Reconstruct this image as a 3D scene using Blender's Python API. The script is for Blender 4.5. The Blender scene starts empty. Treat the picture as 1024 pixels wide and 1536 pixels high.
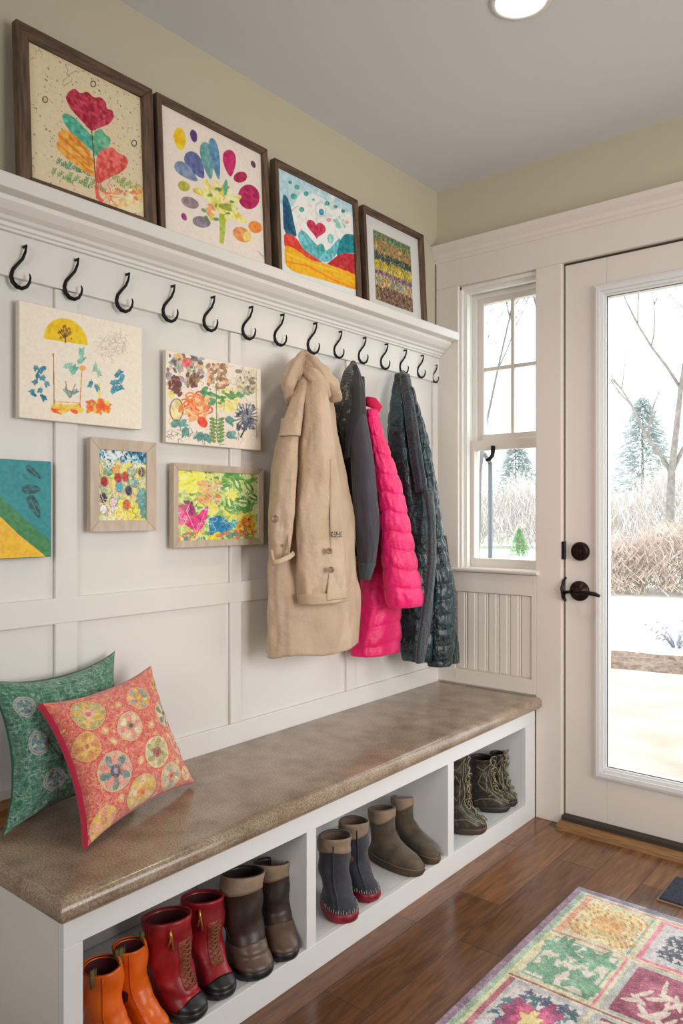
import bpy, math, random
import numpy as np
from mathutils import Vector, noise

# ------------------------------------------------------------------ camera, sky, lights, exposure
SC = bpy.context.scene
COL = SC.collection
CAM = (1.686, -2.67, 1.13)
YAW = math.radians(39.4)
FPX = 1143.0
cd = bpy.data.cameras.new('camera')
cd.sensor_fit = 'VERTICAL'
cd.sensor_height = 36.0
cd.lens = FPX / 1536 * 36.0
cd.shift_y = 3.0 / 1536
cd.clip_start = 0.02
cd.clip_end = 400
cam = bpy.data.objects.new('camera', cd)
COL.objects.link(cam)
cam.location = CAM
cam.rotation_euler = (math.radians(90), 0, YAW)
SC.camera = cam

W = bpy.data.worlds.new('overcast_sky')
SC.world = W
W.use_nodes = True
wn = W.node_tree.nodes
wn['Background'].inputs[0].default_value = (0.93, 0.965, 1.0, 1)
wn['Background'].inputs[1].default_value = 3.3

SC.view_settings.view_transform = 'Standard'
SC.view_settings.look = 'None'
SC.view_settings.gamma = 1
SC.view_settings.exposure = 0.12
SC.view_settings.use_curve_mapping = False


def area(name, loc, target, sx, sy, power, color, spread=180):
    l = bpy.data.lights.new(name, 'AREA')
    l.shape = 'RECTANGLE'
    l.size = sx
    l.size_y = sy
    l.energy = power
    l.color = color
    l.spread = math.radians(spread)
    o = bpy.data.objects.new(name, l)
    COL.objects.link(o)
    o.location = loc
    o.rotation_euler = (Vector(target) - Vector(loc)).to_track_quat('-Z', 'Y').to_euler()
    return o


area('side_fill', (2.95, -1.15, 1.3), (0.1, -0.40, 0.85), 1.3, 1.3, 21, (1.0, 0.97, 0.945), 120)  # added side fill
area('rear_fill', (1.7, -4.3, 1.5), (0.95, 0.0, 0.95), 1.4, 1.3, 9.5, (1.0, 0.965, 0.935), 85)  # added fill behind the camera, not coming through any opening

# ------------------------------------------------------------------ helpers
FX, FY, RX, RY = -math.sin(YAW), math.cos(YAW), math.cos(YAW), math.sin(YAW)
HZ = 765.0


def ray(u, v):
    a = (u - 512) / FPX
    return (FX + a * RX, FY + a * RY, -(v - HZ) / FPX)


def at_x(u, v, x):
    d = ray(u, v)
    t = (x - CAM[0]) / d[0]
    return (x, CAM[1] + t * d[1], CAM[2] + t * d[2])


def at_z(u, v, z):
    d = ray(u, v)
    t = (z - CAM[2]) / d[2]
    return (CAM[0] + t * d[0], CAM[1] + t * d[1], z)


def lin(c):
    """sRGB 0-255 to linear"""
    out = []
    for x in c[:3]:
        x = x / 255.0
        out.append(x / 12.92 if x <= 0.04045 else ((x + 0.055) / 1.055) ** 2.4)
    return tuple(out)


def mat(name, c, rough=0.6, metal=0.0, c2=None, scale=20.0, bump=0.0, bscale=60.0, sheen=0.0,
        stretch=(1, 1, 1), coat=0.0, detail=4.0, contrast=(0.35, 0.65), bdist=0.01, linear=False, spec=0.5):
    m = bpy.data.materials.new(name)
    m.use_nodes = True
    nt = m.node_tree
    n, l = nt.nodes, nt.links
    b = n['Principled BSDF']
    b.inputs['Roughness'].default_value = rough
    b.inputs['Metallic'].default_value = metal
    b.inputs['Specular IOR Level'].default_value = spec
    if sheen:
        b.inputs['Sheen Weight'].default_value = sheen
    if coat:
        b.inputs['Coat Weight'].default_value = coat
        b.inputs['Coat Roughness'].default_value = 0.15
    col = c if linear else lin(c)
    b.inputs['Base Color'].default_value = (*col, 1)
    tc = n.new('ShaderNodeTexCoord')
    mp = n.new('ShaderNodeMapping')
    mp.inputs['Scale'].default_value = stretch
    l.new(tc.outputs['Object'], mp.inputs['Vector'])
    if c2 is not None:
        nz = n.new('ShaderNodeTexNoise')
        nz.inputs['Scale'].default_value = scale
        nz.inputs['Detail'].default_value = detail
        l.new(mp.outputs[0], nz.inputs['Vector'])
        r = n.new('ShaderNodeValToRGB')
        r.color_ramp.elements[0].position = contrast[0]
        r.color_ramp.elements[1].position = contrast[1]
        r.color_ramp.elements[0].color = (*col, 1)
        r.color_ramp.elements[1].color = (*lin(c2), 1)
        l.new(nz.outputs['Fac'], r.inputs[0])
        l.new(r.outputs[0], b.inputs['Base Color'])
    if bump:
        nb = n.new('ShaderNodeTexNoise')
        nb.inputs['Scale'].default_value = bscale
        nb.inputs['Detail'].default_value = 5
        l.new(mp.outputs[0], nb.inputs['Vector'])
        bp = n.new('ShaderNodeBump')
        bp.inputs['Strength'].default_value = bump
        bp.inputs['Distance'].default_value = bdist
        l.new(nb.outputs['Fac'], bp.inputs['Height'])
        l.new(bp.outputs[0], b.inputs['Normal'])
    return m


def attr_mat(name, rough=0.7, bump=0.0, bscale=200.0, sheen=0.0, coat=0.0):
    m = mat(name, (128, 128, 128), rough, bump=bump, bscale=bscale, sheen=sheen, coat=coat)
    a = m.node_tree.nodes.new('ShaderNodeAttribute')
    a.attribute_name = 'pigment'
    m.node_tree.links.new(a.outputs['Color'], m.node_tree.nodes['Principled BSDF'].inputs['Base Color'])
    return m


ORG = {}


def org(o):
    return ORG.get(o.name, (0.0, 0.0, 0.0)) if o else (0.0, 0.0, 0.0)


def tag(o, label=None, cat=None, group=None, kind=None):
    if label: o['label'] = label
    if cat: o['category'] = cat
    if group: o['group'] = group
    if kind: o['kind'] = kind
    return o


def thing(name, label, cat, loc, group=None, kind=None):
    o = bpy.data.objects.new(name, None)
    COL.objects.link(o)
    o.empty_display_size = 0.03
    o.location = loc
    ORG[o.name] = tuple(loc)
    return tag(o, label, cat, group, kind)


class MB:
    """collects shapes in world coordinates, links them as one mesh object"""

    def __init__(s):
        s.v = []; s.f = []; s.mi = []; s.cur = 0

    def add(s, vs, fs):
        k = len(s.v)
        s.v.extend([tuple(p) for p in vs])
        for f in fs:
            s.f.append([i + k for i in f]); s.mi.append(s.cur)
        return s

    def box(s, x0, x1, y0, y1, z0, z1):
        vs = [(x, y, z) for x in (x0, x1) for y in (y0, y1) for z in (z0, z1)]
        return s.add(vs, [(0, 1, 3, 2), (4, 6, 7, 5), (0, 4, 5, 1), (2, 3, 7, 6), (0, 2, 6, 4), (1, 5, 7, 3)])

    def loft(s, rings, cap0=True, cap1=True, closed=True):
        n = len(rings[0]); vs = [p for r in rings for p in r]; fs = []
        for i in range(len(rings) - 1):
            for j in range(n if closed else n - 1):
                a = i * n + j; b = i * n + (j + 1) % n
                fs.append((a, b, b + n, a + n))
        if cap0: fs.append(list(range(n))[::-1])
        if cap1: fs.append([(len(rings) - 1) * n + j for j in range(n)])
        return s.add(vs, fs)

    def tube(s, pts, r, seg=8, flat=1.0, crease=0.0):
        P = [Vector(p) for p in pts]
        rr = r if isinstance(r, (list, tuple)) else [r] * len(P)
        rings = []; up = Vector((0.12, 0.31, 0.94)).normalized()
        for i, p in enumerate(P):
            d = (P[min(i + 1, len(P) - 1)] - P[max(i - 1, 0)])
            if d.length < 1e-9: d = Vector((0, 0, 1))
            d.normalize()
            a = up - up.dot(d) * d
            if a.length < 1e-3: a = d.orthogonal()
            a.normalize(); up = a; b = d.cross(a)
            rings.append([p + rr[i] * (1 + crease * math.sin(3 * t + i * .35) + crease * .7 * math.sin(5 * t - i * .6)) * (math.cos(t) * a + math.sin(t) * b * flat) for t in
                          [2 * math.pi * k / seg for k in range(seg)]])
        return s.loft(rings)

    def prism(s, prof, axis, a0, a1):
        """profile of 2-D points swept along axis ('x': (y,z), 'y': (x,z), 'z': (x,y))"""
        def q(p, a):
            return {'x': (a, p[0], p[1]), 'y': (p[0], a, p[1]), 'z': (p[0], p[1], a)}[axis]
        return s.loft([[q(p, a0) for p in prof], [q(p, a1) for p in prof]])

    def disc(s, c, nrm, r, h, seg=28, prof=None):
        """lathe about the direction nrm from c; prof = list of (radius, height)"""
        nv = Vector(nrm).normalized(); a = nv.orthogonal().normalized(); b = nv.cross(a); c = Vector(c)
        prof = prof or [(r * 0.96, 0), (r, h * 0.3), (r * 0.97, h * 0.8), (r * 0.9, h)]
        rings = [[c + nv * hh + q * (math.cos(t) * a + math.sin(t) * b) for t in
                  [2 * math.pi * k / seg for k in range(seg)]] for q, hh in prof]
        return s.loft(rings)

    def build(s, name, mats, parent=None, smooth=False, bevel=0.0, solid=0.0, loc=None, **tg):
        me = bpy.data.meshes.new(name)
        o3 = org(parent) if parent else (loc or (0, 0, 0))
        V = [(p[0] - o3[0], p[1] - o3[1], p[2] - o3[2]) for p in s.v]
        me.from_pydata(V, [], s.f)
        if not isinstance(mats, (list, tuple)): mats = [mats]
        for m in mats: me.materials.append(m)
        if len(mats) > 1: me.polygons.foreach_set('material_index', s.mi)
        import bmesh
        bm = bmesh.new(); bm.from_mesh(me)
        bmesh.ops.recalc_face_normals(bm, faces=bm.faces)
        bm.to_mesh(me); bm.free()
        if smooth:
            me.polygons.foreach_set('use_smooth', [True] * len(me.polygons))
        me.update()
        o = bpy.data.objects.new(name, me)
        COL.objects.link(o)
        if parent: o.parent = parent; ORG[o.name] = o3
        elif loc: o.location = loc; ORG[o.name] = tuple(loc)
        if solid:
            md = o.modifiers.new('thick', 'SOLIDIFY'); md.thickness = solid; md.offset = 0
        if bevel:
            md = o.modifiers.new('soft', 'BEVEL'); md.width = bevel; md.segments = 2; md.limit_method = 'ANGLE'
        return tag(o, **tg) if tg else o


def grid(name, P, mats, parent=None, colors=None, closed=False, smooth=True, loc=None, **tg):
    """P: (H, W, 3) array of points in world coordinates -> one mesh"""
    H, Wd, _ = P.shape
    o3 = org(parent) if parent else (loc or (0, 0, 0))
    me = bpy.data.meshes.new(name)
    V = (P - np.array(o3)).reshape(-1, 3).astype(np.float32)
    idx = np.arange(H * Wd).reshape(H, Wd)
    a = idx[:-1, :-1].ravel(); b = idx[:-1, 1:].ravel(); c = idx[1:, 1:].ravel(); d = idx[1:, :-1].ravel()
    F = np.stack([a, d, c, b], 1).astype(np.int32)
    me.vertices.add(len(V)); me.vertices.foreach_set('co', V.ravel())
    me.loops.add(F.size); me.loops.foreach_set('vertex_index', F.ravel())
    me.polygons.add(len(F))
    me.polygons.foreach_set('loop_start', np.arange(0, F.size, 4, dtype=np.int32))
    me.polygons.foreach_set('loop_total', np.full(len(F), 4, dtype=np.int32))
    me.update(calc_edges=True)
    me.polygons.foreach_set('use_smooth', [smooth] * len(F))
    for m in (mats if isinstance(mats, (list, tuple)) else [mats]): me.materials.append(m)
    if colors is not None:
        ca = me.color_attributes.new('pigment', 'FLOAT_COLOR', 'POINT')
        c4 = np.ones((H * Wd, 4), np.float32); c4[:, :3] = colors.reshape(-1, 3)
        ca.data.foreach_set('color', c4.ravel())
    o = bpy.data.objects.new(name, me)
    COL.objects.link(o)
    if parent: o.parent = parent; ORG[o.name] = o3
    elif loc: o.location = loc; ORG[o.name] = tuple(loc)
    return tag(o, **tg) if tg else o


def sm(x):
    return x * x * (3 - 2 * x)


def interp(rows, v):
    """monotone table lookup with smooth blend, rows sorted by first column"""
    if v <= rows[0][0]: return rows[0][1:]
    for a, b in zip(rows, rows[1:]):
        if v <= b[0]:
            t = (v - a[0]) / (b[0] - a[0])
            return tuple(p + (q - p) * t for p, q in zip(a[1:], b[1:]))
    return rows[-1][1:]


# ------------------------------------------------------------------ painter (pigment per vertex for the artworks and printed cloth)
def smooth_noise(h, w, cells, rng):
    g = rng.random((max(2, int(cells * h / max(h, w))) + 2, max(2, int(cells * w / max(h, w))) + 2))
    ys = np.linspace(0, g.shape[0] - 1.001, h); xs = np.linspace(0, g.shape[1] - 1.001, w)
    yi = ys.astype(int); xi = xs.astype(int); fy = sm(ys - yi)[:, None]; fx = sm(xs - xi)[None, :]
    return (g[yi][:, xi] * (1 - fy) * (1 - fx) + g[yi + 1][:, xi] * fy * (1 - fx)
            + g[yi][:, xi + 1] * (1 - fy) * fx + g[yi + 1][:, xi + 1] * fy * fx)


class Canvas:
    def __init__(s, w, h, bg, mapper, seed=1, res=900, grain=0.014):
        s.wm, s.hm = w, h
        s.W = max(8, int(w * res)); s.H = max(8, int(h * res))
        s.rng = np.random.default_rng(seed)
        s.a = np.ones((s.H, s.W, 3)) * np.array(bg, float)
        s.a += (smooth_noise(s.H, s.W, 60, s.rng)[..., None] - .5) * 255 * grain * 2
        s.map = mapper
        s.yy, s.xx = np.mgrid[0:s.H, 0:s.W]
        s.tex = smooth_noise(s.H, s.W, 40, s.rng)

    def poly(s, pts, c, tex=0.0, alpha=1.0, raw=False, rag=0.0):
        p = np.array([(q if raw else s.map(*q)) for q in pts])
        if 6 < len(p) < 20:
            for _ in range(2):
                nx = np.roll(p, -1, 0); p = np.stack([p * .8 + nx * .2, p * .2 + nx * .8], 1).reshape(-1, 2)
        p = p * [s.W - 1, s.H - 1]
        x0, y0 = np.floor(p.min(0)).astype(int) - 1; x1, y1 = np.ceil(p.max(0)).astype(int) + 2
        x0 = max(0, x0); y0 = max(0, y0); x1 = min(s.W, x1); y1 = min(s.H, y1)
        if x1 <= x0 or y1 <= y0: return
        X = s.xx[y0:y1, x0:x1].astype(float); Y = s.yy[y0:y1, x0:x1].astype(float)
        if rag:
            X = X + (s.tex[y0:y1, x0:x1] - .5) * rag * s.W; Y = Y + (s.tex[y0:y1, x0:x1][:, ::-1] - .5) * rag * s.W
        ins = np.zeros(X.shape, bool)
        n = len(p)
        for i in range(n):
            xa, ya = p[i]; xb, yb = p[(i + 1) % n]
            if ya == yb: continue
            cnd = ((ya > Y) != (yb > Y)) & (X < (xb - xa) * (Y - ya) / (yb - ya) + xa)
            ins ^= cnd
        col = np.array(c, float) + ((s.tex[y0:y1, x0:x1] - .5) * 255 * tex)[..., None]
        if tex:
            col = col + (s.rng.random(X.shape)[..., None] - .5) * 120 * tex
        m = ins[..., None] * alpha
        s.a[y0:y1, x0:x1] = s.a[y0:y1, x0:x1] * (1 - m) + col * m

    def ell(s, cx, cy, rx, ry, ang, c, tex=0.1, alpha=1.0, raw=False, rag=0.0, tip=0.0):
        a = math.radians(ang); pts = []
        for k in range(22):
            t = 2 * math.pi * k / 22
            x = rx * math.cos(t); y = ry * math.sin(t) * (1 - tip * math.cos(t))
            pts.append((cx + x * math.cos(a) - y * math.sin(a), cy + x * math.sin(a) + y * math.cos(a)))
        s.poly(pts, c, tex, alpha, raw, rag)

    def line(s, pts, c, w=2.0, alpha=1.0, raw=False):
        """w in the units of the point coordinates"""
        for (xa, ya), (xb, yb) in zip(pts, pts[1:]):
            dx, dy = xb - xa, yb - ya; L = math.hypot(dx, dy) or 1
            nx, ny = -dy / L * w / 2, dx / L * w / 2; ex, ey = dx / L * w / 3, dy / L * w / 3
            s.poly([(xa + nx - ex, ya + ny - ey), (xb + nx + ex, yb + ny + ey), (xb - nx + ex, yb - ny + ey),
                    (xa - nx - ex, ya - ny - ey)], c, 0, alpha, raw)

    def dabs(s, x0, y0, x1, y1, n, size, cols, tex=0.1, alpha=0.9, raw=False, asp=0.6):
        for _ in range(n):
            r = s.rng.random(5)
            s.ell(x0 + (x1 - x0) * r[0], y0 + (y1 - y0) * r[1], size * (.5 + r[2]), size * asp * (.5 + r[2]),
                  r[3] * 180, cols[int(r[4] * len(cols)) % len(cols)], tex, alpha, raw)

    def sprig(s, x, y, L, ang, c, n=6, leaf=8, raw=False, w=2):
        a = math.radians(ang); pts = [(x + L * k / n * math.cos(a + .04 * k), y + L * k / n * math.sin(a + .04 * k)) for k in range(n + 1)]
        s.line(pts, c, w, .9, raw)
        for k, p in enumerate(pts[1:]):
            for sd in (-1, 1):
                s.ell(p[0] + leaf * .6 * math.cos(a + sd * 1.0), p[1] + leaf * .6 * math.sin(a + sd * 1.0),
                      leaf * .7, leaf * .33, ang + sd * 50, c, .2, .9, raw)

    def ring(s, cx, cy, rx, ry, c, w=2, raw=False, alpha=.9, a0=0, a1=360):
        s.line([(cx + rx * math.cos(math.radians(t)), cy + ry * math.sin(math.radians(t)))
                for t in np.linspace(a0, a1, 19)], c, w, alpha, raw)

    def scrib(s, x0, y0, x1, y1, n, c, w=2, step=12, raw=False, alpha=.7):
        for _ in range(n):
            x = x0 + (x1 - x0) * s.rng.random(); y = y0 + (y1 - y0) * s.rng.random(); pts = [(x, y)]
            a = s.rng.random() * 6.28
            for _ in range(4):
                a += (s.rng.random() - .5) * 2.6
                x += step * math.cos(a); y += step * math.sin(a); pts.append((x, y))
            s.line(pts, c, w, alpha, raw)

    def linear(s, gain=1.0):
        v = np.clip(s.a, 0, 255) / 255
        v = np.where(v <= 0.04045, v / 12.92, ((v + 0.055) / 1.055) ** 2.4)
        return np.clip(v * gain, 0, 0.92)


def wall_mapper(zx, zy, k, x, y0, y1, z0, z1):
    """picture coordinates of a crop -> canvas coordinates on the left wall"""
    def f(X, Y):
        p = at_x(zx + X * k, zy + Y * k, x)
        return ((p[1] - y0) / (y1 - y0), (z1 - p[2]) / (z1 - z0))
    return f

# ------------------------------------------------------------------ materials
M = {}
M['white'] = mat('white_paint', (228, 225, 220), 0.38, bump=0.04, bscale=25, bdist=0.004)
M['white2'] = mat('white_cabinet_paint', (226, 226, 226), 0.35, bump=0.03, bscale=25, bdist=0.004)
M['trimw'] = mat('cream_trim_paint', (224, 216, 208), 0.4, bump=0.03, bscale=25, bdist=0.004)
M['olive'] = mat('sage_wall_paint', (198, 190, 168), 0.8, bump=0.05, bscale=90, bdist=0.002)
M['ceil'] = mat('ceiling_paint', (218, 219, 220), 0.9, bump=0.03, bscale=90, bdist=0.002)
M['shadowgap'] = mat('gap_shade_and_seal', (58, 50, 44), 0.8)  # dark tone for the painted door-gap shade and the weather strip
M['iron'] = mat('black_iron', (24, 20, 20), 0.42, metal=0.6, bump=0.2, bscale=120, bdist=0.002)
M['bronze'] = mat('oil_rubbed_bronze', (44, 30, 26), 0.38, metal=0.7, bump=0.1, bscale=150, bdist=0.001)
M['walnut'] = mat('walnut_frame', (104, 78, 58), 0.5, c2=(66, 48, 36), scale=14, stretch=(8, 1, 1), bump=0.15, bscale=60, bdist=0.002)
M['walnut_up'] = mat('walnut_frame_upright', (112, 86, 66), 0.5, c2=(70, 52, 40), scale=14, stretch=(4, 8, .8), bump=0.15, bscale=60, bdist=0.002)
M['walnut_h'] = mat('walnut_frame_level', (104, 78, 58), 0.5, c2=(66, 48, 36), scale=14, stretch=(4, .8, 8), bump=0.15, bscale=60, bdist=0.002)
M['palewood'] = mat('pale_wood_frame', (206, 190, 172), 0.55, c2=(190, 172, 152), scale=12, stretch=(4, 4, 1), bump=0.1, bscale=60, bdist=0.002)
M['art'] = attr_mat('painted_paper', 0.75, bump=0.10, bscale=220)
M['artgloss'] = attr_mat('painted_canvas', 0.45, bump=0.06, bscale=120)
M['pat_cloth'] = attr_mat('printed_cloth', 0.85, bump=0.5, bscale=260, sheen=0.3)
M['canvas_edge'] = mat('canvas_edge', (222, 214, 200), 0.8)
M['magenta'] = mat('magenta_cloth', (206, 20, 70), 0.8, sheen=0.3, bump=0.3, bscale=200, bdist=0.002)
M['rubber'] = mat('black_rubber', (28, 27, 31), 0.38, bump=0.1, bscale=60, bdist=0.002)


def glass_mat():
    m = bpy.data.materials.new('window_glass'); m.use_nodes = True
    nt = m.node_tree; nt.nodes.clear()
    o = nt.nodes.new('ShaderNodeOutputMaterial'); mx = nt.nodes.new('ShaderNodeMixShader')
    t = nt.nodes.new('ShaderNodeBsdfTransparent'); g = nt.nodes.new('ShaderNodeBsdfGlossy')
    g.inputs['Roughness'].default_value = 0.02
    t.inputs['Color'].default_value = (0.96, 0.98, 0.98, 1)
    mx.inputs[0].default_value = 0.05
    nt.links.new(t.outputs[0], mx.inputs[1]); nt.links.new(g.outputs[0], mx.inputs[2]); nt.links.new(mx.outputs[0], o.inputs[0])
    return m


M['glass'] = glass_mat()


def floor_mat():
    m = bpy.data.materials.new('scraped_hardwood'); m.use_nodes = True
    n, l = m.node_tree.nodes, m.node_tree.links
    b = n['Principled BSDF']
    tc = n.new('ShaderNodeTexCoord'); mp = n.new('ShaderNodeMapping')
    mp.inputs['Rotation'].default_value = (0, 0, math.radians(90))
    mp.inputs['Location'].default_value = (0.33, 0.03, 0)
    l.new(tc.outputs['Object'], mp.inputs['Vector'])
    br = n.new('ShaderNodeTexBrick')
    br.offset = 0.37; br.offset_frequency = 2
    br.inputs['Scale'].default_value = 1.0
    br.inputs['Brick Width'].default_value = 0.62
    br.inputs['Row Height'].default_value = 0.135
    br.inputs['Mortar Size'].default_value = 0.0012
    br.inputs['Mortar Smooth'].default_value = 0.2
    br.inputs['Bias'].default_value = 0.0
    br.inputs['Color1'].default_value = (*lin((132, 90, 60)), 1)
    br.inputs['Color2'].default_value = (*lin((92, 62, 42)), 1)
    br.inputs['Mortar'].default_value = (*lin((52, 32, 22)), 1)
    l.new(mp.outputs[0], br.inputs['Vector'])
    mg = n.new('ShaderNodeMapping'); mg.inputs['Scale'].default_value = (7, .7, 1)
    l.new(tc.outputs['Object'], mg.inputs['Vector'])
    nz = n.new('ShaderNodeTexNoise'); nz.inputs['Scale'].default_value = 7; nz.inputs['Detail'].default_value = 7
    nz.inputs['Distortion'].default_value = 1.4
    l.new(mg.outputs[0], nz.inputs['Vector'])
    rp = n.new('ShaderNodeValToRGB')
    rp.color_ramp.elements[0].position = 0.3; rp.color_ramp.elements[0].color = (0.56, 0.53, 0.50, 1)
    rp.color_ramp.elements[1].position = 0.7; rp.color_ramp.elements[1].color = (1.2, 1.16, 1.1, 1)
    l.new(nz.outputs['Fac'], rp.inputs[0])
    mx = n.new('ShaderNodeMix'); mx.data_type = 'RGBA'; mx.blend_type = 'MULTIPLY'; mx.inputs[0].default_value = 1
    l.new(br.outputs['Color'], mx.inputs[6]); l.new(rp.outputs[0], mx.inputs[7])
    l.new(mx.outputs[2], b.inputs['Base Color'])
    b.inputs['Roughness'].default_value = 0.2
    n2 = n.new('ShaderNodeTexNoise'); n2.inputs['Scale'].default_value = 9
    l.new(tc.outputs['Object'], n2.inputs['Vector'])
    ad = n.new('ShaderNodeMath'); ad.operation = 'MULTIPLY_ADD'; ad.inputs[1].default_value = 0.35
    l.new(nz.outputs['Fac'], ad.inputs[0]); l.new(n2.outputs['Fac'], ad.inputs[2])
    sb = n.new('ShaderNodeMath'); sb.operation = 'SUBTRACT'
    l.new(ad.outputs[0], sb.inputs[0]); l.new(br.outputs['Fac'], sb.inputs[1])
    bp = n.new('ShaderNodeBump'); bp.inputs['Strength'].default_value = 0.35; bp.inputs['Distance'].default_value = 0.004
    l.new(sb.outputs[0], bp.inputs['Height']); l.new(bp.outputs[0], b.inputs['Normal'])
    return m


M['floor'] = floor_mat()


def counter_mat():
    m = mat('stone_laminate', (142, 122, 102), 0.2, c2=(178, 160, 140), scale=13, bump=0.05, bscale=70, bdist=0.003, detail=8, contrast=(.3, .7))
    n, l = m.node_tree.nodes, m.node_tree.links
    b = n['Principled BSDF']
    base = [x for x in n if x.type == 'VALTORGB'][0]
    tc = [x for x in n if x.type == 'TEX_COORD'][0]
    nz = n.new('ShaderNodeTexNoise'); nz.inputs['Scale'].default_value = 260; nz.inputs['Detail'].default_value = 4
    l.new(tc.outputs['Object'], nz.inputs['Vector'])
    r = n.new('ShaderNodeValToRGB')
    r.color_ramp.elements[0].position = .38; r.color_ramp.elements[0].color = (.52, .48, .44, 1)
    r.color_ramp.elements[1].position = .62; r.color_ramp.elements[1].color = (1.08, 1.08, 1.07, 1)
    l.new(nz.outputs['Fac'], r.inputs[0])
    mx = n.new('ShaderNodeMix'); mx.data_type = 'RGBA'; mx.blend_type = 'MULTIPLY'; mx.inputs[0].default_value = .8
    l.new(base.outputs[0], mx.inputs[6]); l.new(r.outputs[0], mx.inputs[7]); l.new(mx.outputs[2], b.inputs['Base Color'])
    return m


M['counter'] = counter_mat()

# ------------------------------------------------------------------ room shell
XR, YB, ZC = 3.3, -4.6, 2.452
MB().box(-0.12, XR + .1, YB - .1, 0.16, -0.12, 0).build('floor', M['floor'], kind='structure', label='brown hand-scraped hardwood plank floor with a soft gloss')
MB().box(-0.12, XR + .1, YB - .1, 0.16, ZC, ZC + .1).build('ceiling', M['ceil'], kind='structure', label='flat pale grey ceiling')
MB().box(-0.12, 0, YB, 0.14, 0, ZC).build('wall_left', [M['olive']], kind='structure', label='long left wall, sage green above the shelf')
MB().box(XR, XR + .1, YB, 0.14, 0, ZC).build('wall_right', M['olive'], kind='structure')
MB().box(-0.12, XR + .1, YB - .1, YB, 0, ZC).build('wall_rear', M['olive'], kind='structure')
WX0, WX1, WZ0, WZ1 = 0.11, 0.442, 0.915, 2.041
DX0, DX1, DZ1 = 0.545, 1.47, 2.045
w = MB()
w.box(0, WX0, 0, .14, 0, ZC).box(WX0, WX1, 0, .14, 0, WZ0).box(WX0, WX1, 0, .14, WZ1, ZC)
w.box(WX1, DX0, 0, .14, 0, ZC).box(DX0, DX1, 0, .14, DZ1, ZC).box(DX1, XR, 0, .14, 0, ZC)
w.build('wall_back', M['olive'], kind='structure', label='end wall holding the window and the glazed door')

# wainscot on the left wall: painted backing, rails and stiles
RT = 0.016
w = MB().box(0, .005, YB, -.001, 0.0, 1.80)
w.box(.005, RT, YB, -.001, .868, .93)                       # middle rail
w.box(.005, RT, YB, -.001, .44, .512)                      # lower rail
for a, b, z0, z1 in ((-1.704, -1.645, .512, 1.665), (-1.148, -1.105, .512, 1.665), (-.606, -.56, .512, 1.665),
                     (-2.26, -2.2, .512, 1.665), (-.05, -.001, .512, 1.665), (-2.86, -2.8, .512, 1.665)):
    w.box(.005, RT - .001, a, b, z0, z1)
w.build('trim_1', M['white'], kind='structure', bevel=.003, label='white board-and-batten wainscot on the left wall')
MB().prism([(.005, 0), (.03, 0), (.03, .1), (.022, .12), (.005, .125)], 'y', YB, -1.99).build('baseboard_left', M['white'], kind='structure')

# casings of the end wall
P = M['trimw']; YF = -0.016
c = MB().box(.006, WX0, YF, 0, .90, DZ1)                         # left of window
c.box(.006, 2.2, YF, 0, DZ1, 2.16)                                # header
c.box(WX1, DX0 - .002, YF, 0, 0, DZ1)                             # between window and door
c.box(DX1 + .002, DX1 + .105, YF, 0, 0, DZ1)
c.build('trim_2', P, kind='structure', bevel=.003, label='wide cream casing boards around window and door')
crown = [(0, 2.150), (YF - .004, 2.150), (YF - .006, 2.162), (YF - .012, 2.166), (YF - .016, 2.18), (YF - .034, 2.196),
         (YF - .036, 2.214), (0, 2.214)]
MB().prism(crown, 'x', -.0, 2.2).build('trim_3', M['trimw'], kind='structure', bevel=.001, label='stepped crown moulding above the door and window header')
# beadboard under the window
b = MB().box(0.006, WX1, -.004, 0, .44, .90)
nb = 7
for k in range(nb):
    x0 = .10 + k * (.425 - .10) / nb; x1 = .10 + (k + 1) * (.425 - .10) / nb
    b.prism([(x0 + .002, -.004), (x0 + .004, -.009), (x0 + .006, -.010), (x1 - .012, -.010), (x1 - .010, -.007), (x1 - .007, -.006), (x1 - .005, -.010), (x1 - .002, -.009), (x1, -.004)], 'z', .515, .82)
b.box(.006, .095, YF, 0, .455, .90).box(.425, WX1, YF, 0, .455, .90)
b.box(.095, .425, YF, 0, .822, .90).box(.095, .425, YF, 0, .455, .51)
b.build('trim_4', M['trimw'], kind='structure', bevel=.0015, label='cream beadboard panel below the window')

# window ------------------------------------------------------------------
win = thing('window_1', 'narrow double-hung window, four panes above and one below, left of the door', 'window', (0.276, 0.05, WZ0), kind='structure')
del win['category']
f = MB()
f.box(WX0, WX0 + .008, -.0, .14, WZ0, WZ1).box(WX1 - .008, WX1, 0, .14, WZ0, WZ1)
f.box(WX0, WX1, 0, .14, WZ1 - .012, WZ1)
f.box(WX0 + .008, WX0 + .02, .02, .045, WZ0, WZ1 - .026).box(WX0 + .008, WX0 + .026, .086, .0975, WZ0, WZ1 - .036)
f.box(WX0 + .008, WX1 - .008, .02, .045, WZ1 - .026, WZ1 - .012).box(WX0 + .008, WX1 - .008, .086, .098, WZ1 - .036, WZ1 - .012)
f.build('jamb', M['white'], win, bevel=.001)
u = MB()
ya, yb = .098, .128
u.box(.118, .162, ya, yb, 1.40, 2.029).box(.398, .434, ya, yb, 1.40, 2.025)
u.box(.162, .398, ya, yb, 1.985, 2.029).box(.162, .398, ya - .012, yb, 1.402, 1.452)
u.box(.2795, .2935, ya + .006, yb - .006, 1.452, 1.985).box(.162, .398, ya + .008, yb - .008, 1.712, 1.727)
u.build('upper_sash', M['trimw'], win, bevel=.0015)
u = MB()
ya, yb = .052, .084
u.box(.118, .145, ya, yb, .915, 1.425).box(.412, .434, ya, yb, .915, 1.425)
u.box(.145, .412, ya, yb, 1.385, 1.425).box(.145, .412, ya, yb, .915, .952)
u.build('lower_sash', M['trimw'], win, bevel=.0015)
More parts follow.
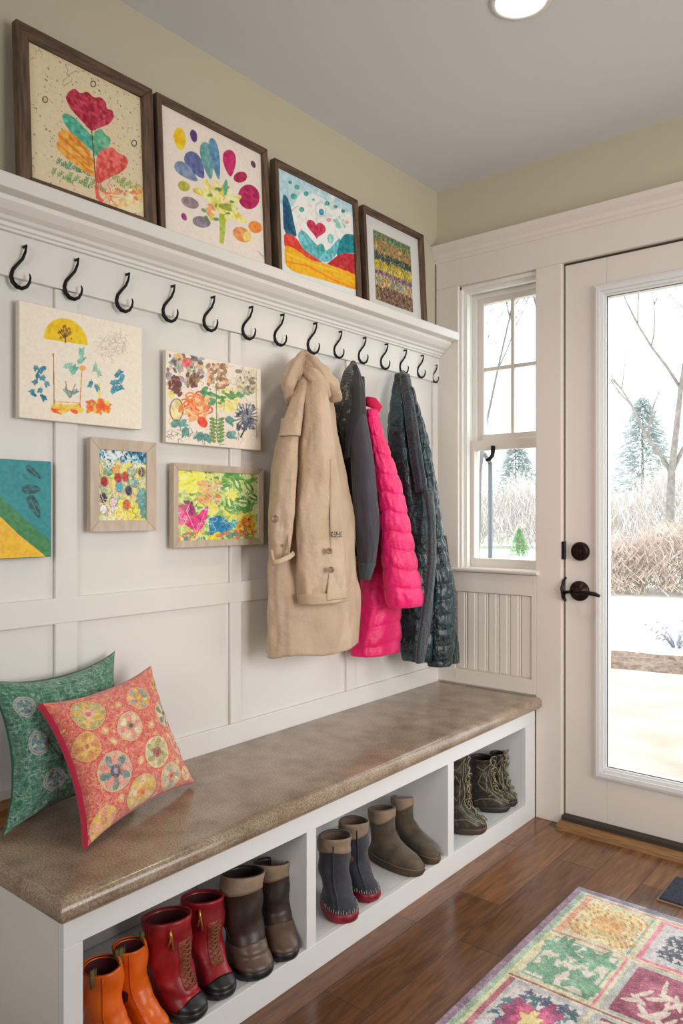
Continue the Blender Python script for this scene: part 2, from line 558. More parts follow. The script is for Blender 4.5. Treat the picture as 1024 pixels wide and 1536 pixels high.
MB().box(.16, .40, .112, .114, 1.45, 1.987).build('upper_glass', M['glass'], win)
MB().box(.143, .414, .067, .069, .95, 1.387).build('lower_glass', M['glass'], win)
s_ = MB().prism([(.14, WZ0 - .0), (.14, WZ0 + .004), (YF - .018, WZ0 + .002), (YF - .022, WZ0 - .004), (YF - .018, WZ0 - .012), (0, WZ0 - .015), (0.0, WZ0)], 'x', .06, WX1 + .012)
s_.build('window_sill', M['trimw'], win, bevel=.001)
t = MB().tube([(.232, .048, 1.40), (.233, .044, 1.375), (.232, .04, 1.36), (.222, .034, 1.347), (.208, .03, 1.342)], [.009, .009, .0085, .008, .004], 10, .6)
t.build('sash_pull', M['iron'], win, smooth=True, label='dark curved sash pull')

# door --------------------------------------------------------------------
door = thing('door_1', 'white entry door with a tall full-height glass pane', 'door', (1.0, 0.03, 0.03), kind='structure')
del door['category']
ya, yb = .006, .05
GX0, GX1, GZ0, GZ1 = .70, 1.305, .235, 1.90
d = MB()
xa, xb = DX0 + .0022, DX1 - .006
d.box(xa, GX0, ya, yb, .035, DZ1 - .006).box(GX1, xb, ya, yb, .035, DZ1 - .006)
d.box(GX0, GX1, ya, yb, .035, GZ0).box(GX0, GX1, ya, yb, GZ1, DZ1 - .006)
d.build('door_slab', M['trimw'], door, bevel=.002)
lf = MB()
for k, (o, y0, y1) in enumerate(((.042, -.004, .006), (.034, -.010, .006), (.018, -.003, .01), (.007, .004, .02))):
    o2 = .0 if k == 3 else (.034, .018, .007)[k]
    for z0, z1, x0, x1 in ((GZ0 - o, GZ1 + o, GX0 - o, GX0 - o2), (GZ0 - o, GZ1 + o, GX1 + o2, GX1 + o),
                           (GZ0 - o, GZ0 - o2, GX0 - o2, GX1 + o2), (GZ1 + o2, GZ1 + o, GX0 - o2, GX1 + o2)):
        lf.box(x0, x1, y0, y1, z0, z1)
lf.build('glass_frame', M['white2'], door, bevel=.0015)
MB().box(GX0 - .005, GX1 + .005, .026, .030, GZ0 - .005, GZ1 + .005).build('door_glass', M['glass'], door)
db = MB().disc((.606, .006, .995), (0, -1, 0), .034, .02, prof=[(.034, 0), (.0345, .006), (.031, .014), (.024, .017), (.023, .013), (.015, .013), (.013, .02), (.004, .021)])
db.box(.604, .608, -.026, -.012, .982, 1.008)
db.build('deadbolt', M['bronze'], door, smooth=False, bevel=.0004)
hr = MB().disc((.603, .006, .852), (0, -1, 0), .036, .02, prof=[(.036, 0), (.0365, .006), (.033, .011), (.016, .014), (.012, .03), (.012, .045), (.003, .047)])
han = hr.build('handle_rosette', M['bronze'], door, smooth=True)
hl = MB().tube([(.600, -.040, .852), (.625, -.046, .852), (.655, -.047, .8515), (.678, -.045, .849), (.694, -.041, .843)], [.009, .0075, .0075, .0075, .005], 10, .8)
hl.build('handle_lever', M['iron'], han, smooth=True)
lt = MB().tube([(.556, -.012, .815), (.553, -.026, .830), (.549, -.028, .86), (.551, -.018, .885), (.556, -.006, .90)], [.006, .007, .007, .006, .004], 8, .7)
lt.tube([(.556, -.024, .845), (.585, -.034, .852)], .006, 8)
lt.build('latch_hook', M['iron'], door, smooth=True)
MB().box(.5445, .5515, -.018, .012, .965, 1.03).build('strike_plate', M['iron'], door)
MB().box(DX0 + .004, DX1 - .006, -.03, .05, .022, .036).build('weather_strip', M['shadowgap'], door)
MB().prism([(-.07, 0), (-.066, .012), (-.036, .022), (.14, .026), (.14, 0)], 'x', DX0 - .002, DX1).build(
    'trim_5', mat('oak_threshold', (150, 110, 66), .4, c2=(120, 84, 50), scale=18, stretch=(1, 8, 8)), kind='structure', label='golden oak door threshold')
MB().box(DX0 - .0015, DX0 + .002, 0.004, .06, .03, DZ1).box(DX0, DX1, .004, .06, DZ1 - .0055, DZ1 - .001).build('gap_shade_strips', M['shadowgap'], kind='structure')  # dark strips standing in for the shade in the door gap

# ceiling lamp ------------------------------------------------------------
lamp = thing('recessed_ceiling_lamp', 'round glowing recessed lamp set in the grey ceiling', 'ceiling lamp', (.80, -.865, ZC))
MB().disc((.80, -.865, ZC), (0, 0, -1), .08, .01, seg=40, prof=[(.08, 0), (.079, .004), (.068, .007), (.062, .002), (.062, 0)]).build('trim_ring', M['white2'], lamp, smooth=True)
lm = bpy.data.materials.new('warm_lamp_glow'); lm.use_nodes = True
lm.node_tree.nodes['Principled BSDF'].inputs['Emission Color'].default_value = (1, .86, .62, 1)
lm.node_tree.nodes['Principled BSDF'].inputs['Emission Strength'].default_value = 9
MB().disc((.80, -.865, ZC - .001), (0, 0, -1), .06, .004, seg=40, prof=[(.061, 0), (.055, .004), (.03, .006), (.005, .007)]).build('lens', lm, lamp, smooth=True)
sl = bpy.data.lights.new('lamp_beam', 'SPOT'); sl.energy = 14; sl.color = (1, .86, .66); sl.spot_size = math.radians(120); sl.spot_blend = .8; sl.shadow_soft_size = .06
so = bpy.data.objects.new('lamp_beam', sl); COL.objects.link(so); so.parent = lamp; so.location = (0, 0, -.03)

# ------------------------------------------------------------------ shelf with hook rail
SX, SZ0, SZ1 = .118, 1.822, 1.855
YS = -2.75
shelf = thing('wall_shelf', 'long white ledge shelf with moulding and hook rail under it', 'shelf', (.0, -1.4, 1.8))
MB().box(.0, SX, YS, -.018, SZ0, SZ1).build('shelf_board', M['white'], shelf, bevel=.004)
prof = [(.005, 1.764), (.030, 1.764), (.030, 1.770), (.036, 1.772), (.037, 1.780), (.046, 1.783), (.050, 1.790), (.064, 1.797), (.076, 1.808), (.080, 1.812), (.082, SZ0), (.005, SZ0)]
MB().prism(prof, 'y', YS, -.018).build('crown_moulding', M['white'], shelf, bevel=.0008)
MB().box(.005, .020, YS, -.001, 1.666, 1.764).build('hook_rail', M['white'], shelf, bevel=.001)

# hooks: the shank is screwed into the rail below the moulding and curls outward
hook_pts = [(-1.786, 1.742, 1), (-1.655, 1.746, 1), (-1.511, 1.746, 1), (-1.367, 1.749, 1), (-1.226, 1.75, 1), (-1.077, 1.753, 1), (-.942, 1.757, 1),
            (-.787, 1.76, 1.03), (-.655, 1.757, .93), (-.52, 1.76, .94), (-.388, 1.76, .95), (-.266, 1.758, .93), (-.147, 1.757, .9), (-.040, 1.735, .72)]
hook_lab = ['black iron coat hook nearest the left edge of the photo, above the sun drawing',
            'black iron coat hook above the middle of the sun drawing, second from the left',
            'black iron coat hook above the right end of the sun drawing',
            'black iron coat hook above the left half of the pressed-flower drawing',
            'black iron coat hook above the middle of the pressed-flower drawing',
            'black iron coat hook above the right edge of the pressed-flower drawing',
            'bare black iron coat hook just left of the beige trench coat collar',
            'black iron coat hook that holds the beige trench coat',
            'black iron coat hook between the trench coat collar and the dark hood',
            'black iron coat hook right above the dark hooded jacket',
            'black iron coat hook above the pink jacket collar',
            'black iron coat hook that carries the dark teal quilted coat',
            'bare black iron coat hook just right of the teal quilted coat',
            'last black iron coat hook in the corner beside the window casing']
hm = MB()
prf = [(0, .0, .0025, .012), (-.003, -.018, .0045, .012), (-.009, -.034, .005, .009), (-.020, -.048, .0052, .006), (-.029, -.060, .006, .003), (-.033, -.074, .0072, 0),
       (-.030, -.088, .0078, 0), (-.021, -.098, .0075, 0), (-.010, -.101, .0065, 0), (.0, -.096, .0055, 0), (.006, -.086, .0045, 0), (.008, -.074, .0035, 0), (.006, -.066, .0022, 0)]
hp = [(t * .45 + .0, t * .88, z) for t, z, r, dx in prf]
hm.tube([(.026 + p[0] + q[3] * 0, p[1], p[2]) for p, q in zip(hp, prf)], [q[2] * .70 for q in prf], 8)
hm.disc((.010, 0, -.003), (1, 0, 0), .0035, .014, seg=10)
hook0 = hm.build('coat_hook', M['iron'], None, smooth=True, loc=(0, 0, 0))
for i, (y, z, s) in enumerate(hook_pts):
    o = hook0 if i == 0 else hook0.copy()
    if i: COL.objects.link(o)
    o.location = (.009, y, z); o.scale = (s, s, s)
    tag(o, hook_lab[i], 'coat hook', 'black iron hooks under the shelf')


# ------------------------------------------------------------------ artworks
def bordered(parent, name, y0, y1, z0, z1, wd, x0, x1, ms, bevel=.002):
    """mitred four-piece frame as one mesh"""
    f = MB()
    O = [(y0, z0), (y1, z0), (y1, z1), (y0, z1)]
    I = [(y0 + wd, z0 + wd), (y1 - wd, z0 + wd), (y1 - wd, z1 - wd), (y0 + wd, z1 - wd)]
    for k in range(4):
        a, b, c, d = O[k], O[(k + 1) % 4], I[(k + 1) % 4], I[k]
        f.cur = 0 if k % 2 == 0 else len(ms) - 1
        xm = x1 - .004
        f.add([(x0, *a), (x0, *b), (x0, *c), (x0, *d), (x1, *a), (x1, *b), (xm, *c), (xm, *d)],
              [(0, 1, 2, 3), (4, 5, 6, 7), (0, 1, 5, 4), (1, 2, 6, 5), (2, 3, 7, 6), (3, 0, 4, 7)])
    return f.build(name, ms, parent, bevel=bevel)


def lean(o, deg):
    o.rotation_euler = (0, math.radians(deg), 0)


GAIN = 1.15


def sheet(name, cv, x, y0, y1, z0, z1, parent, m=None, gain=GAIN, bulge=0):
    Y = np.linspace(y0, y1, cv.W)[None, :].repeat(cv.H, 0)
    Z = np.linspace(z1, z0, cv.H)[:, None].repeat(cv.W, 1)
    X = np.full_like(Y, x)
    return grid(name, np.stack([X, Y, Z], -1), m or M['art'], parent, cv.linear(gain))


RED, TEAL, ORG_, COR, GRN = (176, 42, 66), (78, 168, 144), (232, 156, 62), (216, 92, 84), (96, 140, 92)


def framed(label, y0, y1, z1, wd, seed, paint, zoomk, bg, mat_w=0, mat_col=(226, 224, 220), fx=.05, wname='walnut_up'):
    z0 = SZ1 + .001
    t = thing('framed_picture', label, 'framed picture', (fx - .02, (y0 + y1) / 2, z0), 'framed pictures on the shelf')
    bordered(t, 'frame', y0, y1, z0, z1, wd, fx - .018, fx + .004, [M['walnut_h'], M['walnut_up']])
    MB().box(fx - .018, fx - .012, y0 + .004, y1 - .004, z0 + .004, z1 - .004).build('backing_board', M['canvas_edge'], t)
    a, b, c, d = y0 + wd - .002, y1 - wd + .002, z0 + wd - .002, z1 - wd + .002
    mp = wall_mapper(*zoomk, fx - .008, a, b, c, d)
    cv = Canvas(b - a, d - c, bg, mp, seed)
    paint(cv)
    sheet('painting', cv, fx - .008, a, b, c, d, t)
    lean(t, -3.0)
    t.location.x += .012
    return t


def art_tulip(c):
    r = c.rng
    c.dabs(0, 0, 1, 1, 330, .006, [(150, 140, 110), (120, 110, 90), (196, 170, 130), (150, 120, 90)], raw=True, asp=.8)
    c.scrib(.0, .0, 1, .5, 60, (150, 138, 108), .003, .008, raw=True)
    for x, y in ((345, 290), (165, 350), (490, 510)): c.ring(x, y, 9, 11, (70, 58, 52), 4)
    c.scrib(130, 180, 160, 210, 3, (110, 150, 90), 2, 12); c.scrib(250, 255, 275, 280, 4, (80, 90, 80), 2, 12)
    for k in range(9):
        c.sprig(200 + k * 13, 592 + k * 4, 22, -60 + 30 * (k % 3), (84, 140, 110), 3, 8)
    for k in range(12):
        c.sprig(185 + k * 15, 635 + k * 4, 26, -80 + 30 * (k % 4), (104, 146, 92), 3, 8)
    for k in range(10): c.sprig(390 + k * 12, 640 + k * 6, 24, -70 + 30 * (k % 4), (146, 156, 92), 3, 8)
    c.dabs(380, 680, 525, 745, 60, 9, [(232, 170, 80), (240, 190, 110), (220, 120, 80), (250, 230, 190)])
    c.ell(440, 735, 85, 30, 12, (248, 226, 176), .05, .6)  # pale warm ellipse: lamp glare painted into the picture
    c.ell(272, 450, 62, 24, 48, TEAL, .25); c.poly([(228, 405), (250, 400), (345, 490), (340, 545), (320, 530), (262, 470), (232, 425)], TEAL, .25)
    c.poly([(335, 560), (338, 470), (370, 455), (382, 478), (404, 490), (400, 520), (360, 555)], (98, 170, 134), .25)
    c.poly([(208, 470), (240, 458), (270, 480), (320, 530), (340, 580), (342, 640), (300, 615), (215, 550), (198, 515), (212, 502)], ORG_, .28)
    c.poly([(343, 670), (345, 590), (352, 555), (375, 530), (410, 524), (430, 548), (462, 560), (466, 590), (440, 620), (400, 635)], COR, .28)
    c.poly([(333, 468), (300, 430), (262, 390), (240, 345), (250, 322), (275, 305), (296, 328), (322, 316), (345, 342), (372, 338), (392, 360), (390, 382), (415, 388), (418, 415), (400, 440), (360, 455)], RED, .3)
    for p in (((334, 465), (300, 380), (275, 320)), ((334, 465), (335, 390), (345, 345)), ((334, 465), (370, 400), (392, 375)), ((300, 400), (256, 360)), ((360, 430), (410, 405))):
        c.line(p, (120, 26, 48), 3, .7)
    for p in (((210, 480), (330, 590)), ((205, 512), (330, 620)), ((250, 462), (325, 560))): c.line(p, (190, 96, 36), 3, .8)
    for p in (((345, 655), (410, 540)), ((345, 660), (450, 580)), ((345, 660), (370, 545))): c.line(p, (180, 60, 60), 3, .6)
    c.line([(334, 465), (337, 520), (341, 600), (345, 680)], (84, 70, 60), 4)
    c.line([(345, 670), (350, 712), (365, 725)], (222, 80, 60), 14, .8); c.scrib(340, 680, 400, 730, 12, (226, 100, 80), 3, 18)


def art_hand(c):
    for x, y, rx, ry, a, col in ((660, 492, 22, 42, -6, (236, 190, 30)), (712, 481, 13, 24, -10, (98, 66, 128)), (715, 590, 28, 56, -30, (86, 98, 148)),
                                 (680, 615, 22, 52, -50, (120, 138, 166)), (760, 572, 22, 70, -8, (104, 158, 158)), (789, 565, 17, 78, -8, (92, 140, 172)),
                                 (842, 581, 23, 50, -2, (190, 36, 98)), (880, 633, 26, 20, -18, (170, 36, 78)), (909, 706, 40, 46, 0, (170, 24, 84)),
                                 (930, 585, 8, 14, -20, (92, 60, 84)), (669, 668, 23, 18, 30, (172, 168, 60)), (690, 729, 34, 20, 22, (150, 128, 136)),
                                 (666, 782, 9, 15, -25, (150, 60, 120)), (730, 800, 34, 21, 10, (136, 124, 138)), (765, 757, 18, 26, -6, (232, 160, 110)),
                                 (878, 846, 36, 26, 30, (226, 150, 90)), (928, 818, 26, 22, 25, (226, 130, 50))):
        if ry > 1.6 * rx: c.ell(x, y, ry, rx, a + 90, col, .16, tip=.42 if ry > 48 else .1)
        else: c.ell(x, y, rx, ry, a, col, .16)
    c.dabs(880, 835, 905, 860, 4, 12, [(236, 210, 120)])
    Y = [(222, 206, 96), (206, 190, 60), (236, 222, 140), (160, 168, 70)]
    for x, y, a in ((735, 690, 15), (760, 670, 60), (790, 680, 90), (815, 690, 105), (850, 720, 150), (840, 770, 30), (870, 780, 45), (800, 730, 90), (780, 720, 70), (810, 770, 80), (750, 700, 40), (830, 745, 10)):
        c.ell(x, y, 36, 13, a, Y[(x + y) % 4], .2)
    c.dabs(740, 670, 870, 790, 26, 11, [(110, 150, 70), (90, 140, 90), (214, 196, 70), (238, 228, 160)])
    c.ell(824, 672, 8, 30, 5, (90, 170, 140)); c.poly([(795, 770), (815, 770), (818, 830), (808, 882), (793, 878), (797, 830)], (172, 190, 70), .2)
    c.scrib(920, 905, 950, 915, 2, (150, 140, 130), 2, 10)


def art_heart(c):
    W = (232, 232, 226)
    c.poly([(0, 0), (1, 0), (1, .35), (0, .35)], (178, 208, 218), .1, raw=True)
    c.poly([(185, 345), (230, 260), (300, 270), (400, 330), (490, 380), (492, 560), (150, 640), (150, 300)], W, .12)
    c.dabs(190, 250, 480, 420, 60, 16, [(206, 224, 222), (240, 238, 232), (190, 214, 216), (226, 210, 210)], alpha=.6)
    for x, y, s in ((214, 237, 12), (258, 269, 12), (197, 283, 14), (358, 316, 12), (398, 331, 9), (434, 353, 9), (232, 347, 12), (181, 215, 8), (292, 298, 6)):
        c.ell(x, y, s * 1.1, s, 20, (64, 160, 148), .2)
    c.ring(325, 345, 26, 34, (186, 196, 200), 5); c.ell(328, 358, 13, 16, 0, (62, 140, 164), .2)
    c.ell(363, 396, 12, 10, 0, (222, 150, 160)); c.ell(452, 408, 9, 7, 0, (226, 160, 150)); c.dabs(385, 380, 440, 430, 16, 9, [(140, 196, 184)])
    c.ring(225, 390, 50, 60, (150, 160, 160), 3, a0=150, a1=260); c.line([(350, 330), (400, 370), (440, 450)], (250, 250, 248), 7)
    # valley and hills
    c.poly([(205, 470), (232, 440), (300, 520), (350, 552), (420, 470), (400, 560), (350, 606), (290, 590), (225, 530)], (102, 182, 190), .2)
    c.ell(318, 540, 20, 28, 0, (74, 164, 166), .2); c.ell(368, 488, 16, 24, 0, (146, 204, 198), .2); c.line([(225, 445), (262, 510), (300, 545)], (60, 150, 160), 6, .6)
    c.poly([(140, 272), (162, 280), (180, 330), (190, 400), (206, 480), (180, 476), (140, 460)], (20, 92, 118), .18)
    c.poly([(140, 300), (158, 330), (180, 420), (192, 470), (140, 440)], (16, 72, 110), .15)
    c.poly([(140, 455), (200, 480), (235, 545), (330, 605), (340, 640), (250, 620), (140, 540)], (212, 62, 44), .15)
    c.poly([(395, 560), (410, 500), (440, 460), (495, 470), (495, 560), (440, 556), (398, 580)], (22, 128, 140), .18)
    c.poly([(345, 610), (390, 575), (430, 556), (495, 562), (495, 665), (420, 640)], (186, 40, 50), .16)
    c.poly([(140, 515), (200, 540), (260, 590), (350, 612), (430, 640), (500, 668), (505, 745), (330, 690), (140, 640)], (236, 170, 22), .14)
    c.line([(150, 600), (250, 620), (380, 690), (480, 730)], (222, 104, 30), 8, .6); c.line([(150, 560), (260, 606), (400, 650)], (244, 200, 60), 10, .7)
    # heart
    c.poly([(232, 418), (310, 505), (330, 500), (380, 440), (372, 425), (308, 480), (240, 405)], (246, 244, 238), .05)
    hp_ = []
    for k in range(40):
        t = 2 * math.pi * k / 40; hx = 16 * math.sin(t) ** 3; hy = -(13 * math.cos(t) - 5 * math.cos(2 * t) - 2 * math.cos(3 * t) - math.cos(4 * t))
        hp_.append((300 + 2.9 * hx, 440 + 3.0 * hy + .9 * hx))
    c.poly(hp_, (190, 44, 78), .2)


def art_stripes(c):
    rows = [(.0, .10, [(70, 110, 80), (60, 130, 100), (120, 120, 70)]), (.10, .34, [(170, 130, 70), (140, 110, 70), (190, 150, 90), (110, 120, 70)]),
            (.30, .42, [(36, 66, 76), (40, 80, 60), (52, 60, 76)]), (.40, .58, [(206, 186, 60), (190, 170, 50), (160, 150, 60)]),
            (.56, .64, [(110, 90, 130), (150, 110, 90), (84, 70, 110)]), (.62, .80, [(190, 170, 110), (160, 140, 110), (110, 140, 160), (200, 160, 80)]),
            (.78, 1.0, [(92, 62, 60), (76, 54, 56), (112, 76, 68)])]
    c.poly([(0, 0), (1, 0), (1, 1), (0, 1)], (140, 116, 74), .2, raw=True)
    for a, b, cols in rows: c.dabs(0, a, 1, b, 280, .03, cols, raw=True, asp=.28, tex=.3)
    c.scrib(0, 0, 1, 1, 60, (60, 50, 50), .006, .02, raw=True, alpha=.4)


Z1 = (0, 0, .41016); Z2 = (380, 200, .3125); Z3 = (0, 340, .41016); Z4 = (0, 620, .41016)
framed('large framed tulip painting on cream paper, leftmost on the shelf', -1.817, -1.448, 2.236, .032, 11, art_tulip, Z1, (216, 200, 166))
framed('framed painting of a handprint flower with coloured ovals on white paper', -1.436, -1.026, 2.236, .020, 12, art_hand, Z1, (228, 216, 204))
framed('framed painting of a red heart over blue, red and yellow hills', -.996, -.583, 2.222, .020, 13, art_heart, Z2, (214, 222, 220))
t = thing('framed_picture', 'small framed striped abstract with a wide pale mount, nearest the corner', 'framed picture', (.03, -.36, SZ1 + .001), 'framed pictures on the shelf')
y0, y1, z0, z1 = -.553, -.168, SZ1 + .001, 2.218
bordered(t, 'frame', y0, y1, z0, z1, .019, .030, .054, [M['walnut_h'], M['walnut_up']])
MB().box(.030, .036, y0 + .01, y1 - .01, z0 + .01, z1 - .01).build('mount_board', mat('pale_mount_board', (216, 216, 212), .8), t)
cv = Canvas(.235, .27, (140, 116, 74), None, 14); art_stripes(cv)
sheet('painting', cv, .0375, -.478, -.243, 1.90, 2.155, t)
lean(t, -3.0); t.location.x += .012


def art_sun(c):
    c.scrib(365, 380, 460, 460, 60, (170, 162, 146), 1.6, 9, alpha=.6)
    pts = [(161, 395)] + [(240 + 80 * math.cos(t) * (1.0) + 0, 405 + 84 * math.sin(t) + 12 * math.cos(t)) for t in np.linspace(math.pi, 2 * math.pi, 20)] + [(322, 420)]
    c.poly(pts, (226, 186, 26), .12)
    for a in range(-150, -20, 22): c.line([(238, 395), (238 + 26 * math.cos(math.radians(a)), 378 + 26 * math.sin(math.radians(a)))], (110, 80, 40), 3)
    c.dabs(215, 350, 262, 395, 18, 6, [(110, 80, 40), (150, 110, 40)], alpha=.7); c.line([(238, 375), (240, 410)], (96, 70, 40), 4)
    for k, (x, y) in enumerate(((125, 490), (150, 500), (170, 495), (132, 520), (160, 525), (140, 545), (165, 548), (150, 570), (128, 580), (155, 600))):
        c.sprig(x, y, 18, 60 + 40 * (k % 3), (52, 128, 150), 3, 9, w=2)
    for x, y, a in ((230, 500, -20), (262, 530, -70), (285, 490, -60), (300, 465, -100), (250, 515, -40)): c.sprig(x, y, 30, a, (112, 178, 158), 4, 10, w=2)
    for x, y, a in ((256, 615, -90), (256, 600, -140), (258, 600, -40)): c.sprig(x, y, 26, a, (100, 160, 160), 4, 8, w=2)
    c.line([(240, 550), (246, 600), (256, 610), (276, 560)], (170, 90, 70), 3); c.line([(195, 450), (198, 640)], (160, 100, 60), 4); c.line([(300, 500), (292, 640)], (206, 150, 90), 4); c.line([(200, 625), (290, 630)], (224, 160, 60), 3)
    c.ell(302, 502, 12, 10, 0, (224, 160, 90)); c.dabs(190, 645, 290, 662, 40, 13, [(240, 130, 40), (236, 80, 40), (244, 200, 80)], alpha=.8, asp=.5); c.poly([(190, 632), (292, 636), (290, 656), (190, 650)], (240, 206, 90), .1, .7)
    c.line([(362, 560), (364, 640)], (236, 206, 80), 7); c.dabs(322, 625, 400, 666, 44, 12, [(240, 190, 60), (236, 120, 50), (150, 160, 60), (240, 90, 60)], alpha=.85, asp=.5)
    for x, y, a in ((350, 480, 90), (352, 500, 60)): c.sprig(x, y, 30, a, (130, 180, 160), 4, 8, w=2)
    for x, y, a in ((335, 545, 100), (345, 560, 50)): c.sprig(x, y, 24, a, (50, 130, 150), 4, 8, w=2)
    for x, y, a in ((410, 600, -80), (400, 560, -20), (420, 540, -60), (415, 585, -30), (450, 520, 100)): c.sprig(x, y, 32, a, (44, 130, 156), 5, 9, w=2)
    for x, y in ((125, 600), (155, 605)): c.ell(x, y, 10, 6, 30, (40, 120, 150))


def art_press(c):
    F = [(206, 150, 130), (110, 90, 100), (130, 130, 150), (180, 90, 80)]
    c.dabs(610, 455, 740, 560, 90, 10, [(206, 160, 140), (150, 140, 160), (90, 80, 90), (214, 180, 120), (130, 160, 140)], alpha=.75)
    c.ell(684, 482, 18, 18, 0, (214, 110, 104), .3); c.dabs(620, 535, 660, 600, 30, 9, [(110, 70, 60), (150, 100, 80), (90, 60, 60)]); c.dabs(685, 525, 725, 570, 24, 9, [(110, 76, 66), (150, 120, 90)])
    c.dabs(760, 490, 830, 580, 80, 9, [(172, 120, 90), (206, 160, 120), (130, 110, 90), (220, 180, 140)], alpha=.8)
    c.ell(835, 620, 42, 46, 0, (232, 220, 150), .15); c.dabs(800, 590, 850, 650, 18, 8, [(220, 200, 120), (240, 228, 180)])
    for k in range(26):
        a = k * .8; rr = 8 + k * 1.7
        c.ring(715 + rr * math.cos(a), 640 + rr * .9 * math.sin(a), 15, 13, [(226, 100, 50), (236, 130, 60), (214, 80, 60), (240, 170, 100)][k % 4], 6)
    c.dabs(690, 605, 760, 690, 40, 11, [(232, 120, 70), (240, 160, 110), (236, 200, 150)], alpha=.8); c.ell(740, 700, 22, 16, 50, (220, 70, 50), .2)
    c.line([(790, 560), (792, 700), (795, 770)], (120, 140, 70), 4)
    for x, y, a in ((760, 590, 10), (830, 600, 170), (900, 590, 10), (790, 620, 90), (870, 595, 0)): c.dabs(x - 24, y - 12, x + 24, y + 12, 12, 9, [(84, 140, 96), (110, 160, 110)])
    for y in range(690, 770, 13): c.ell(778, y, 13, 6, 20, (120, 150, 80)); c.ell(808, y, 13, 6, -20, (110, 150, 80))
    c.dabs(865, 510, 935, 590, 70, 9, [(170, 160, 130), (206, 196, 170), (120, 120, 110), (220, 200, 160)], alpha=.8)
    for a in range(0, 360, 18): c.line([(900, 680), (900 + 42 * math.cos(math.radians(a)), 680 + 48 * math.sin(math.radians(a)))], (84, 92, 110), 5, .8)
    c.dabs(868, 635, 930, 730, 60, 8, [(84, 92, 110), (150, 156, 166), (60, 66, 80)], alpha=.8)
    for x, y, a in ((640, 720, -50), (690, 715, 80), (660, 710, -20), (835, 685, 20), (838, 750, -10), (750, 750, 15), (755, 735, 120)): c.sprig(x - 14, y, 30, a, (96, 148, 140), 5, 13, w=2)
    c.ell(645, 655, 24, 40, 20, (222, 206, 150), .2); c.ring(645, 655, 24, 40, (130, 90, 70), 4); c.ell(660, 650, 8, 16, 20, (230, 130, 60)); c.ell(625, 600, 12, 16, -20, (226, 206, 130), .1)
    c.scrib(610, 470, 935, 770, 110, (120, 112, 100), 1.4, 6, alpha=.5); c.scrib(620, 730, 900, 770, 40, (70, 90, 96), 2, 7, alpha=.6)
    c.line([(936, 515), (938, 760)], (170, 150, 120), 4, .6); c.line([(880, 755), (895, 725)], (70, 60, 60), 6)


def art_jar(c):
    c.poly([(0, 0), (1, 0), (1, .2), (0, .2)], (90, 150, 180), .3, raw=True)
    c.dabs(0, 0, 1, .2, 170, .045, [(40, 90, 130), (60, 130, 160), (150, 200, 210), (30, 70, 110), (210, 224, 220)], raw=True, asp=.5)
    c.dabs(0, .17, 1, .98, 420, .045, [(206, 196, 120), (226, 200, 130), (150, 180, 140), (220, 180, 150), (196, 210, 170), (236, 216, 90)], raw=True)
    c.dabs(.3, .72, 1, 1, 90, .05, [(240, 220, 60), (232, 206, 80), (220, 200, 110)], raw=True); c.dabs(.8, .55, 1, .95, 40, .04, [(120, 170, 170), (96, 150, 150)], raw=True)
    for x, y, col in ((.12, .45, (176, 40, 60)), (.4, .39, (190, 40, 50)), (.55, .37, (200, 60, 50)), (.42, .52, (90, 170, 190)), (.62, .57, (60, 60, 80)), (.1, .68, (70, 40, 60)), (.3, .74, (220, 190, 190)),
                      (.1, .84, (236, 226, 214)), (.58, .77, (200, 90, 60)), (.9, .29, (110, 80, 70)), (.75, .45, (150, 190, 180)), (.2, .3, (110, 160, 130)), (.35, .27, (232, 170, 90)), (.9, .75, (104, 160, 168)), (.68, .3, (170, 190, 150))):
        c.ell(x, y, .07, .065, 20, col, .25, raw=True); c.ring(x, y, .08, .07, (90, 90, 90), .012, raw=True, alpha=.5)
    c.scrib(0, .2, 1, 1, 90, (90, 100, 110), .01, .04, raw=True, alpha=.45); c.scrib(0, 0, 1, .2, 30, (236, 240, 240), .014, .05, raw=True)
    c.scrib(.02, .7, .5, .95, 22, (250, 246, 240), .014, .04, raw=True)


